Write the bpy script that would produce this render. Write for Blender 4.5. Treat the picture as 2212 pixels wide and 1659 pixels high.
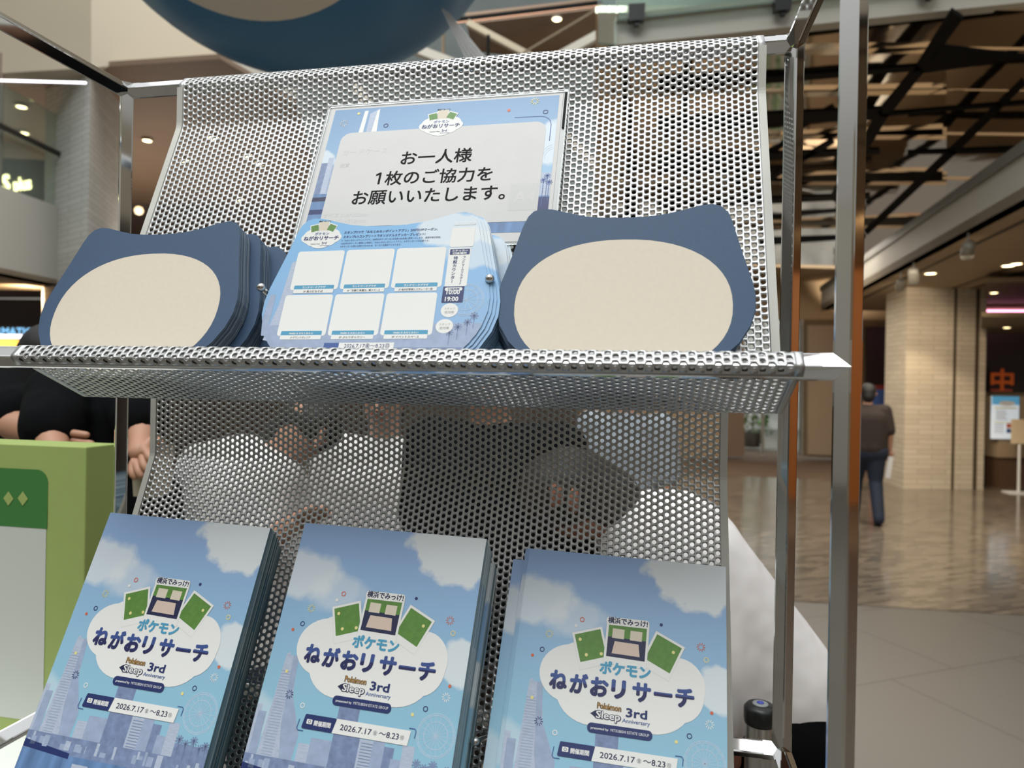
import bpy, bmesh, math, random
import numpy as np
from mathutils import Vector, Matrix, Quaternion
random.seed(7); np.random.seed(7)
S = bpy.context.scene
for _o in list(bpy.data.objects): bpy.data.objects.remove(_o)
COL = S.collection
W, H, FPX = 2212, 1659, 1522.6
CZ = 1.5                                     # eye height above the floor
# ---------------------------------------------------------------- camera
cR = Vector((0.98066192, 0.19489056, 0.01788493))
cU = Vector((-0.01798085, -0.00127707, 0.99983752))
cF = Vector((-0.19488174, 0.98082416, -0.00225193))
cam_d = bpy.data.cameras.new('camera'); cam = bpy.data.objects.new('camera', cam_d); COL.objects.link(cam)
cam.matrix_world = Matrix(((cR.x, cU.x, -cF.x, 0), (cR.y, cU.y, -cF.y, 0), (cR.z, cU.z, -cF.z, CZ), (0, 0, 0, 1)))
cam_d.sensor_width = 36; cam_d.lens = FPX / W * 36; cam_d.clip_start = 0.02; cam_d.clip_end = 200
cam_d.dof.use_dof = True; cam_d.dof.focus_distance = 0.80; cam_d.dof.aperture_fstop = 5.6
S.camera = cam
# ---------------------------------------------------------------- world: daylight falling into the open atrium
wd = bpy.data.worlds.new('atrium_daylight'); S.world = wd; wd.use_nodes = True
nt = wd.node_tree; nt.nodes.clear()
wo = nt.nodes.new('ShaderNodeOutputWorld'); wb = nt.nodes.new('ShaderNodeBackground')
tc = nt.nodes.new('ShaderNodeTexCoord'); sx = nt.nodes.new('ShaderNodeSeparateXYZ'); cr = nt.nodes.new('ShaderNodeValToRGB')
nt.links.new(tc.outputs['Generated'], sx.inputs[0]); nt.links.new(sx.outputs[2], cr.inputs[0])
cr.color_ramp.elements[0].position = 0.0; cr.color_ramp.elements[0].color = (0.16, 0.14, 0.12, 1)
cr.color_ramp.elements[1].position = 0.75; cr.color_ramp.elements[1].color = (1.0, 1.03, 1.06, 1)
e = cr.color_ramp.elements.new(0.3); e.color = (0.30, 0.29, 0.27, 1)
nt.links.new(cr.outputs[0], wb.inputs[0]); nt.links.new(wb.outputs[0], wo.inputs[0]); wb.inputs[1].default_value = 0.9
# ---------------------------------------------------------------- lights
def area_light(name, loc, target, size, energy, col=(1, 1, 1), sizey=None):
    l = bpy.data.lights.new(name, 'AREA'); l.energy = energy; l.color = col; l.size = size
    if sizey: l.shape = 'RECTANGLE'; l.size_y = sizey
    o = bpy.data.objects.new(name, l); COL.objects.link(o); o.location = loc
    o.rotation_euler = (Vector(target) - Vector(loc)).to_track_quat('-Z', 'Y').to_euler(); return o
def spot_light(name, loc, target, energy, angle=60, col=(1, .83, .62), blend=.5, r=.05):
    l = bpy.data.lights.new(name, 'SPOT'); l.energy = energy; l.color = col; l.spot_size = math.radians(angle); l.spot_blend = blend; l.shadow_soft_size = r
    o = bpy.data.objects.new(name, l); COL.objects.link(o); o.location = loc
    o.rotation_euler = (Vector(target) - Vector(loc)).to_track_quat('-Z', 'Y').to_euler(); return o
area_light('skylight', (-1.0, -1.5, 7.5), (-0.2, 0.9, 1.3), 4.5, 300, (0.97, 1.0, 1.0))
area_light('atrium_light', (-3.0, 7.0, 8.5), (-3, 7, 0), 6.0, 380, (1, .97, .92))
S.view_settings.view_transform = 'Standard'; S.view_settings.look = 'None'; S.view_settings.gamma = 1
S.view_settings.exposure = 0.25
S.view_settings.use_curve_mapping = False
# ---------------------------------------------------------------- helpers
def hexc(h):
    h = h.lstrip('#'); v = [int(h[i:i+2], 16) / 255 for i in (0, 2, 4)]
    return tuple(x / 12.92 if x <= .04045 else ((x + .055) / 1.055) ** 2.4 for x in v) + (1,)
def at(px, py, d):
    r = cF + cR * ((px - W / 2) / FPX) - cU * ((py - H / 2) / FPX)
    return Vector((0, 0, CZ)) + r * d
def ground(px, py, z=0.0):
    r = cF + cR * ((px - W / 2) / FPX) - cU * ((py - H / 2) / FPX)
    return Vector((0, 0, CZ)) + r * ((z - CZ) / r.z)
MATS = {}
def mat(name, col, rough=.5, metal=0, emis=None, es=1, bump=None, noise=None, trans=0, alpha=1, coat=0, spec=None):
    if name in MATS: return MATS[name]
    m = bpy.data.materials.new(name); m.use_nodes = True; b = m.node_tree.nodes['Principled BSDF']; L = m.node_tree.links; N = m.node_tree.nodes
    if isinstance(col, str): col = hexc(col)
    b.inputs['Base Color'].default_value = col; b.inputs['Roughness'].default_value = rough; b.inputs['Metallic'].default_value = metal
    if emis is not None:
        b.inputs['Emission Color'].default_value = hexc(emis) if isinstance(emis, str) else emis; b.inputs['Emission Strength'].default_value = es
    if trans: b.inputs['Transmission Weight'].default_value = trans
    if alpha < 1: b.inputs['Alpha'].default_value = alpha
    if coat: b.inputs['Coat Weight'].default_value = coat
    if spec is not None: b.inputs['Specular IOR Level'].default_value = spec
    if noise:   # (scale, amount, stretch xyz) colour variation
        t = N.new('ShaderNodeTexCoord'); mp = N.new('ShaderNodeMapping'); n = N.new('ShaderNodeTexNoise'); n.inputs['Scale'].default_value = noise[0]; n.inputs['Detail'].default_value = 5
        if len(noise) > 2: mp.inputs['Scale'].default_value = noise[2]
        L.new(t.outputs['Object'], mp.inputs[0]); L.new(mp.outputs[0], n.inputs[0])
        x = N.new('ShaderNodeMixRGB'); x.blend_type = 'MULTIPLY'; x.inputs[0].default_value = 1; x.inputs[1].default_value = col
        r = N.new('ShaderNodeValToRGB'); a = noise[1]; r.color_ramp.elements[0].position = .3; r.color_ramp.elements[1].position = .7
        r.color_ramp.elements[0].color = (1 - a, 1 - a, 1 - a, 1); r.color_ramp.elements[1].color = (1, 1, 1, 1)
        L.new(n.outputs[0], r.inputs[0]); L.new(r.outputs[0], x.inputs[2]); L.new(x.outputs[0], b.inputs['Base Color'])
    if bump:
        t = N.new('ShaderNodeTexCoord'); n = N.new('ShaderNodeTexNoise'); n.inputs['Scale'].default_value = bump[0]; L.new(t.outputs['Object'], n.inputs[0])
        bp = N.new('ShaderNodeBump'); bp.inputs['Strength'].default_value = bump[1]; bp.inputs['Distance'].default_value = bump[2] if len(bump) > 2 else .01
        L.new(n.outputs[0], bp.inputs['Height']); L.new(bp.outputs[0], b.inputs['Normal'])
    MATS[name] = m; return m
def brick_mat(name, c1, c2, mortar, bw, bh, rough=.6, mort=.02, plane='UZ', bump=.3, offset=.5, metal=0):
    """bricks in metres; plane UZ: u runs along the wall (length of xy), z up; XY: floor"""
    m = bpy.data.materials.new(name); m.use_nodes = True; N = m.node_tree.nodes; L = m.node_tree.links; b = N['Principled BSDF']
    g = N.new('ShaderNodeNewGeometry'); br = N.new('ShaderNodeTexBrick'); br.offset = offset
    sp = N.new('ShaderNodeSeparateXYZ'); L.new(g.outputs['Position'], sp.inputs[0]); cb = N.new('ShaderNodeCombineXYZ')
    if plane == 'XY':
        mp = N.new('ShaderNodeMapping'); mp.inputs['Rotation'].default_value = (0, 0, math.radians(bump if False else -32)); L.new(g.outputs['Position'], mp.inputs[0]); L.new(mp.outputs[0], br.inputs[0])
    else:
        a = N.new('ShaderNodeMath'); a.operation = 'SUBTRACT' if plane == 'UZ' else 'ADD'; L.new(sp.outputs[0], a.inputs[0]); L.new(sp.outputs[1], a.inputs[1])
        L.new(a.outputs[0], cb.inputs[0]); L.new(sp.outputs[2], cb.inputs[1]); L.new(cb.outputs[0], br.inputs[0])
    br.inputs['Color1'].default_value = hexc(c1); br.inputs['Color2'].default_value = hexc(c2); br.inputs['Mortar'].default_value = hexc(mortar)
    br.inputs['Scale'].default_value = 1; br.inputs['Brick Width'].default_value = bw; br.inputs['Row Height'].default_value = bh; br.inputs['Mortar Size'].default_value = mort; br.inputs['Mortar Smooth'].default_value = .1
    L.new(br.outputs[0], b.inputs['Base Color']); b.inputs['Roughness'].default_value = rough; b.inputs['Metallic'].default_value = metal
    if bump:
        bp = N.new('ShaderNodeBump'); bp.inputs['Strength'].default_value = bump; bp.inputs['Distance'].default_value = .01; L.new(br.outputs['Fac'], bp.inputs['Height']); bp.invert = True; L.new(bp.outputs[0], b.inputs['Normal'])
    MATS[name] = m; return m
def link(name, me, mats=(), parent=None):
    o = bpy.data.objects.new(name, me); COL.objects.link(o)
    for m in (mats if isinstance(mats, (list, tuple)) else [mats]): me.materials.append(m)
    if parent: o.parent = parent
    return o
def tag(o, label=None, cat=None, group=None, kind=None):
    if label: o['label'] = label
    if cat: o['category'] = cat
    if group: o['group'] = group
    if kind: o['kind'] = kind
    return o
def struct(o): o['kind'] = 'structure'; return o
def empty(name, loc, label, cat, group=None, rot=None):
    o = bpy.data.objects.new(name, None); COL.objects.link(o); o.location = loc; o.empty_display_size = .02
    if rot is not None: o.rotation_euler = rot
    return tag(o, label, cat, group)
def from_bm(name, bm, mats, parent=None, smooth=False):
    me = bpy.data.meshes.new(name); bmesh.ops.recalc_face_normals(bm, faces=bm.faces); bm.to_mesh(me); bm.free()
    if smooth: me.polygons.foreach_set('use_smooth', [True] * len(me.polygons))
    return link(name, me, mats, parent)
def add_box(bm, c, s, R=None):
    r = bmesh.ops.create_cube(bm, size=1); M = Matrix.Translation(c) @ (R.to_4x4() if R is not None else Matrix()) @ Matrix.Diagonal((s[0], s[1], s[2], 1))
    bmesh.ops.transform(bm, matrix=M, verts=r['verts']); return r['verts']
def box(name, c, s, m, parent=None, bevel=0, R=None):
    bm = bmesh.new(); add_box(bm, c, s, R)
    if bevel: bmesh.ops.bevel(bm, geom=bm.edges[:], offset=bevel, segments=2, affect='EDGES', profile=.5)
    return from_bm(name, bm, m, parent)
def prism(name, pts, vec, m, parent=None):
    """flat polygon pts extruded by vec"""
    bm = bmesh.new(); v = [bm.verts.new(p) for p in pts]; w = [bm.verts.new(Vector(p) + Vector(vec)) for p in pts]; n = len(v)
    bm.faces.new(v); bm.faces.new(w[::-1])
    for i in range(n): bm.faces.new((v[i], w[i], w[(i + 1) % n], v[(i + 1) % n]))
    return from_bm(name, bm, m, parent)
def panel(name, pd, m, th=.08, parent=None):
    """slab through pixel/depth corners, its thickness running away from the viewer"""
    pts = [at(*p) for p in pd]; n = (pts[1] - pts[0]).cross(pts[2] - pts[0]).normalized()
    if n.dot(pts[0] - Vector((0, 0, CZ))) < 0: n = -n
    return prism(name, pts, n * th, m, parent)
def bar(bm, a, b, w, h=None, segs=4, roll=0, r=None):
    a, b = Vector(a), Vector(b); d = (b - a); L = d.length; q = d.to_track_quat('Z', 'Y').to_matrix()
    res = bmesh.ops.create_cone(bm, cap_ends=True, segments=segs, radius1=w, radius2=(w if h is None else h), depth=L)
    M = Matrix.Translation((a + b) / 2) @ q.to_4x4() @ Matrix.Rotation(roll, 4, 'Z'); bmesh.ops.transform(bm, matrix=M, verts=res['verts']); return res['verts']
def lathe(name, prof, m, parent=None, loc=(0, 0, 0), axis=None, seg=24):
    bm = bmesh.new(); rings = []
    for r, z in prof: rings.append([bm.verts.new((r * math.cos(2 * math.pi * i / seg), r * math.sin(2 * math.pi * i / seg), z)) for i in range(seg)])
    for a, b in zip(rings, rings[1:]):
        for i in range(seg): bm.faces.new((a[i], a[(i + 1) % seg], b[(i + 1) % seg], b[i]))
    bm.faces.new(rings[0][::-1]); bm.faces.new(rings[-1])
    if axis is not None: bmesh.ops.transform(bm, matrix=Vector(axis).to_track_quat('Z', 'Y').to_matrix().to_4x4(), verts=bm.verts)
    bmesh.ops.translate(bm, vec=Vector(loc), verts=bm.verts)
    return from_bm(name, bm, m, parent, smooth=True)
# ---------------------------------------------------------------- lettering
_TC = {}
def glyph_mesh(s, bold=0.0, shear=0.0, res=2):
    k = (s, bold, shear, res)
    if k in _TC: return _TC[k]
    c = bpy.data.curves.new('t', 'FONT'); c.body = s; c.size = 1; c.resolution_u = res; c.offset = bold; c.shear = shear; c.fill_mode = 'FRONT'
    o = bpy.data.objects.new('t', c); COL.objects.link(o); dg = bpy.context.evaluated_depsgraph_get(); dg.update()
    me = bpy.data.meshes.new_from_object(o.evaluated_get(dg), depsgraph=dg)
    n = len(me.vertices); co = np.empty(n * 3); me.vertices.foreach_get('co', co); co = co.reshape(-1, 3)[:, :2]
    fs = [tuple(p.vertices) for p in me.polygons]
    bpy.data.objects.remove(o); bpy.data.curves.remove(c); bpy.data.meshes.remove(me)
    _TC[k] = (co, fs); return _TC[k]
class Print:
    """flat printed shapes in a local (x, y) sheet frame, each at its own height z (metres); one mesh per part"""
    def __init__(s): s.v = []; s.f = []; s.mi = []; s.mats = []
    def _m(s, m):
        if m not in s.mats: s.mats.append(m)
        return s.mats.index(m)
    def poly(s, pts, m, z=0):
        b = len(s.v); s.v += [(x, y, z) for x, y in pts]; s.f.append(tuple(range(b, b + len(pts)))); s.mi.append(s._m(m)); return s
    def rect(s, x0, y0, x1, y1, m, z=0, r=0, skew=0, n=5):
        if r <= 0: return s.poly([(x0, y0), (x1, y0), (x1 + skew, y1), (x0 + skew, y1)], m, z)
        p = []
        for cx, cy, a0 in ((x1 - r, y0 + r, -90), (x1 - r, y1 - r, 0), (x0 + r, y1 - r, 90), (x0 + r, y0 + r, 180)):
            for i in range(n + 1):
                a = math.radians(a0 + 90 * i / n); p.append((cx + r * math.cos(a) + skew * (cy - y0) / (y1 - y0), cy + r * math.sin(a)))
        return s.poly(p, m, z)
    def ell(s, cx, cy, rx, ry, m, z=0, n=24, e=1.0):
        f = lambda t: math.copysign(abs(t) ** e, t)
        return s.poly([(cx + rx * f(math.cos(2 * math.pi * i / n)), cy + ry * f(math.sin(2 * math.pi * i / n))) for i in range(n)], m, z)
    def ring(s, cx, cy, r, w, m, z=0, n=20):
        for i in range(n):
            a, b = 2 * math.pi * i / n, 2 * math.pi * (i + 1) / n
            s.poly([(cx + r * math.cos(a), cy + r * math.sin(a)), (cx + r * math.cos(b), cy + r * math.sin(b)), (cx + (r - w) * math.cos(b), cy + (r - w) * math.sin(b)), (cx + (r - w) * math.cos(a), cy + (r - w) * math.sin(a))], m, z)
        return s
    def line(s, pts, w, m, z=0):
        for (x0, y0), (x1, y1) in zip(pts, pts[1:]):
            d = math.hypot(x1 - x0, y1 - y0) or 1; nx, ny = -(y1 - y0) / d * w / 2, (x1 - x0) / d * w / 2
            s.poly([(x0 + nx, y0 + ny), (x0 - nx, y0 - ny), (x1 - nx, y1 - ny), (x1 + nx, y1 + ny)], m, z)
        return s
    def burst(s, cx, cy, r, m, z=0, n=10):
        for i in range(n):
            a = 2 * math.pi * i / n; s.line([(cx + r * .45 * math.cos(a), cy + r * .45 * math.sin(a)), (cx + r * math.cos(a), cy + r * math.sin(a))], r * .16, m, z)
        return s
    def text(s, t, x0, x1, y, h, m, z=0, bold=.0, shear=0, rot=0, res=2, per=None):
        """fit the string between x0 and x1; y = baseline; h = height of an em box in metres (None: keeps the aspect)"""
        if bold > .004:
            n_ = 4 if bold < .03 else 8
            co, fs = glyph_mesh(t, 0, shear, res); k = (x1 - x0) / (co[:, 0].max() - co[:, 0].min() + 2 * bold); kh = k if h is None else h
            for i in range(n_):
                a = 2 * math.pi * (i + .5) / n_; s.text(t, x0 + bold * k * (1 + math.cos(a)), x1 - bold * k * (1 - math.cos(a)), y + bold * kh * math.sin(a), kh, m, z + i * 1.5e-6, 0, shear, rot, res)
            if bold > .04:
                for i in range(4): a = math.pi * i / 2; s.text(t, x0 + bold * k * (1 + .45 * math.cos(a)), x1 - bold * k * (1 - .45 * math.cos(a)), y + .45 * bold * kh * math.sin(a), kh, m, z + (i + 8) * 1.5e-6, 0, shear, rot, res)
            return s
        co, fs = glyph_mesh(t, 0, shear, res)
        mx, mn = co[:, 0].max(), co[:, 0].min(); k = (x1 - x0) / (mx - mn); kh = k if h is None else h
        p = np.stack([(co[:, 0] - mn) * k, co[:, 1] * kh], 1); ca, sa = math.cos(rot), math.sin(rot)
        b = len(s.v); s.v += [(x0 + u * ca - w * sa, y + u * sa + w * ca, z) for u, w in p]
        j = s._m(m); s.f += [tuple(i + b for i in f) for f in fs]; s.mi += [j] * len(fs); return s
    def vtext(s, t, cx, y0, y1, h, m, z=0, bold=0, slant=0):
        n = len(t); st = (y1 - y0) / n
        for i, ch in enumerate(t):
            y = y0 + st * (i + 1)
            if ch == 'ー': s.line([(cx + slant * i / n, y0 + st * i - abs(st) * .1), (cx + slant * i / n, y0 + st * (i + 1) + abs(st) * .1)], h * .14, m, z); continue
            co, fs = glyph_mesh(ch, bold, 0, 2); w = (co[:, 0].max() - co[:, 0].min()) * h
            s.text(ch, cx - w / 2 + slant * i / n, cx + w / 2 + slant * i / n, y + h * .1, h, m, z, bold)
        return s
    def build(s, name, parent=None):
        me = bpy.data.meshes.new(name); me.from_pydata(s.v, [], s.f); me.polygons.foreach_set('material_index', s.mi); me.update()
        return link(name, me, s.mats, parent)
mm = .001
# ---------------------------------------------------------------- materials
def edge_mat(name, c1, c2):
    m = mat(name, c1, .7); N = m.node_tree.nodes; L = m.node_tree.links; oi = N.new('ShaderNodeObjectInfo'); pw = N.new('ShaderNodeMath'); pw.operation = 'POWER'; pw.inputs[1].default_value = 1.6
    x = N.new('ShaderNodeMixRGB'); x.inputs[1].default_value = hexc(c1); x.inputs[2].default_value = hexc(c2); L.new(oi.outputs['Random'], pw.inputs[0]); L.new(pw.outputs[0], x.inputs[0]); L.new(x.outputs[0], N['Principled BSDF'].inputs['Base Color']); return m
def two_tone(name, lo, hi, ysplit):
    m = mat(name, lo, .5); N = m.node_tree.nodes; L = m.node_tree.links; t = N.new('ShaderNodeTexCoord'); sp = N.new('ShaderNodeSeparateXYZ'); g = N.new('ShaderNodeMath'); g.operation = 'GREATER_THAN'; g.inputs[1].default_value = ysplit
    x = N.new('ShaderNodeMixRGB'); x.inputs[1].default_value = hexc(lo); x.inputs[2].default_value = hexc(hi); L.new(t.outputs['Object'], sp.inputs[0]); L.new(sp.outputs[1], g.inputs[0]); L.new(g.outputs[0], x.inputs[0]); L.new(x.outputs[0], N['Principled BSDF'].inputs['Base Color']); return m
M_perf = mat('perforated_steel', (.56, .565, .555, 1), .38, .88, noise=(9, .12), bump=(60, .05, .001))
M_trim = mat('edge_trim_plastic', '#cfcec4', .45, 0, noise=(12, .15))
M_chrome = mat('chrome_tube', (.72, .72, .71, 1), .07, 1.0, bump=(6, .06, .002))
M_joint = mat('chrome_joint', (.66, .66, .64, 1), .13, 1.0, bump=(40, .12, .001))
M_navy = mat('navy_card', '#3a5472', .6, noise=(260, .08))
M_navy_edge = edge_mat('navy_card_edge', '#52667a', '#aab4bb')
M_cream = mat('cream_print', '#ded3bf', .6, noise=(180, .03))
M_white = mat('white_print', '#ecece8', .55)
M_paper = mat('white_paper', '#d6d5d2', .6, noise=(40, .03))
M_black = mat('black_print', '#0d0d0d', .7, spec=.2)
M_teal = mat('teal_print', '#4a9cc0', .5)
M_navyink = mat('navy_ink', '#1f2f66', .5)
M_navyink2 = mat('dark_navy_ink', '#1c2148', .5)
M_mid = mat('mid_blue_ink', '#3b5a98', .5)
M_green = mat('meadow_print', '#5f8f3c', .5, noise=(200, .2))
M_orange = mat('orange_ink', '#d4694a', .5); M_yellow = mat('yellow_ink', '#e6dc92', .5)
M_grey = mat('grey_ink', '#a9a9a6', .6); M_gold = mat('gold_ink', '#b88a45', .5); M_ltgrey = mat('light_grey_ink', '#cfcfcc', .6)
M_sky1 = mat('skyline_lilac', '#a4b4cf', .5, noise=(120, .18)); M_sky2 = mat('skyline_pale', '#bcc8dc', .5, noise=(160, .2, (1, 6, 1)))
M_sky3 = mat('skyline_dark', '#8496bb', .5, noise=(150, .3)); M_water = mat('harbour_water', '#6d92c2', .5, noise=(30, .45, (3, .5, 1)))
M_wheel = mat('wheel_print', '#bcd0e2', .5)
def cover_mat(name, top, bot, y0, y1, clouds):
    m = bpy.data.materials.new(name); m.use_nodes = True; N = m.node_tree.nodes; L = m.node_tree.links; b = N['Principled BSDF']; b.inputs['Roughness'].default_value = .42
    t = N.new('ShaderNodeTexCoord'); sp = N.new('ShaderNodeSeparateXYZ'); L.new(t.outputs['Object'], sp.inputs[0])
    mr = N.new('ShaderNodeMapRange'); mr.inputs[1].default_value = y0; mr.inputs[2].default_value = y1; L.new(sp.outputs[1], mr.inputs[0])
    mx = N.new('ShaderNodeMixRGB'); mx.inputs[1].default_value = hexc(top); mx.inputs[2].default_value = hexc(bot); L.new(mr.outputs[0], mx.inputs[0]); cur = mx.outputs[0]
    nz = N.new('ShaderNodeTexNoise'); nz.inputs['Scale'].default_value = 28; nz.inputs['Detail'].default_value = 6; L.new(t.outputs['Object'], nz.inputs[0])
    for (cx, cy, rx, ry, soft, amt) in clouds:
        vs = N.new('ShaderNodeVectorMath'); vs.operation = 'SUBTRACT'; vs.inputs[1].default_value = (cx, cy, 0); L.new(t.outputs['Object'], vs.inputs[0])
        vm = N.new('ShaderNodeVectorMath'); vm.operation = 'MULTIPLY'; vm.inputs[1].default_value = (1 / rx, 1 / ry, 0); L.new(vs.outputs[0], vm.inputs[0])
        ln = N.new('ShaderNodeVectorMath'); ln.operation = 'LENGTH'; L.new(vm.outputs[0], ln.inputs[0])
        ma = N.new('ShaderNodeMath'); ma.operation = 'MULTIPLY_ADD'; ma.inputs[1].default_value = -1.4; L.new(nz.outputs[0], ma.inputs[0]); L.new(ln.outputs['Value'], ma.inputs[2])
        r = N.new('ShaderNodeMapRange'); r.inputs[1].default_value = .3 + soft; r.inputs[2].default_value = .3 - soft * .5; r.inputs[3].default_value = 0; r.inputs[4].default_value = amt; L.new(ma.outputs[0], r.inputs[0])
        x = N.new('ShaderNodeMixRGB'); x.inputs[2].default_value = hexc('#e3e9ea'); L.new(r.outputs[0], x.inputs[0]); L.new(cur, x.inputs[1]); cur = x.outputs[0]
    L.new(cur, b.inputs['Base Color']); MATS[name] = m; return m
# ================================================================ THE RACK
YB, YF, XL, XR = .846, .597, -.7239, .1537
ZT, ZM, ZL = .3949, .0172, -.4194; HD = .0108
ybc, yfc = YB + HD, YF + HD
rack = empty('display_rack', ((XL + XR) / 2, (YB + YF) / 2, 0), 'tall chrome tube display rack holding the two perforated shelves', 'display rack')
ro = Vector(rack.location)
def tube(name, a, b, m=M_chrome, r=HD, sub=None):
    bm = bmesh.new(); a, b = Vector(a), Vector(b); d = (b - a).normalized()
    up = Vector((0, 0, 1)) if abs(d.z) < .9 else Vector((0, 1, 0)); s = d.cross(up).normalized(); u = s.cross(d)
    prof = []
    for k in range(4):          # square tube set on edge, small rounded corners
        for j in (-1, 0, 1):
            an = k * math.pi / 2 + j * .13; rr = r * (1 if j == 0 else .93); prof.append((rr * math.cos(an), rr * math.sin(an)))
    ra = [bm.verts.new(a + s * x + u * y - ro) for x, y in prof]; rb = [bm.verts.new(b + s * x + u * y - ro) for x, y in prof]; n = len(prof)
    for i in range(n): bm.faces.new((ra[i], ra[(i + 1) % n], rb[(i + 1) % n], rb[i]))
    bm.faces.new(ra[::-1]); bm.faces.new(rb); return from_bm(name, bm, m, rack)
def zc(z): return z + CZ
posts = [(XL, yfc), (XR, yfc), (XL, ybc), (XR, ybc)]
for x, y in posts: tube('post', (x, y, .012), (x, y, zc(ZT)))
for z in (ZT, ZM, ZL, -1.38):
    for y in (yfc, ybc):
        if (z == ZM and False): continue
        if z == ZT and y == yfc: tube('crossbar', (XL, y, zc(z)), (XR, y, zc(z))); continue
        tube('crossbar', (XL, y, zc(z)), (XR, y, zc(z)))
    for x in (XL, XR): tube('side_bar', (x, yfc, zc(z)), (x, ybc, zc(z)))
for x, y in posts:
    for z in (ZT, ZM, ZL):
        bm = bmesh.new(); sx_ = 1 if x < 0 else -1; sy_ = 1 if y < .7 else -1; r = HD * 1.035; L = .021
        ps = [((0, 0, -L if z != 9 else 0), (0, 0, L if z != ZT else HD)), ((0, 0, 0), (sx_ * L, 0, 0)), ((0, 0, 0), (0, sy_ * L, 0))]
        for a, b in ps:
            a, b = Vector(a), Vector(b); d = (b - a).normalized(); up = Vector((0, 0, 1)) if abs(d.z) < .9 else Vector((0, 1, 0)); s = d.cross(up).normalized(); u = s.cross(d)
            o = Vector((x, y, zc(z))) - ro; q = [(r, 0), (0, r), (-r, 0), (0, -r)]
            ra = [bm.verts.new(o + a + s * i + u * j) for i, j in q]; rb = [bm.verts.new(o + b + s * i + u * j) for i, j in q]
            for i in range(4): bm.faces.new((ra[i], ra[(i + 1) % 4], rb[(i + 1) % 4], rb[i]))
            bm.faces.new(ra[::-1]); bm.faces.new(rb)
        from_bm('corner_joint', bm, M_joint, rack)
    lathe('levelling_foot', [(.016, 0), (.018, .003), (.016, .008), (.006, .010), (.006, .016)], M_joint, rack, Vector((x, y, 0)) - ro)
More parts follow.
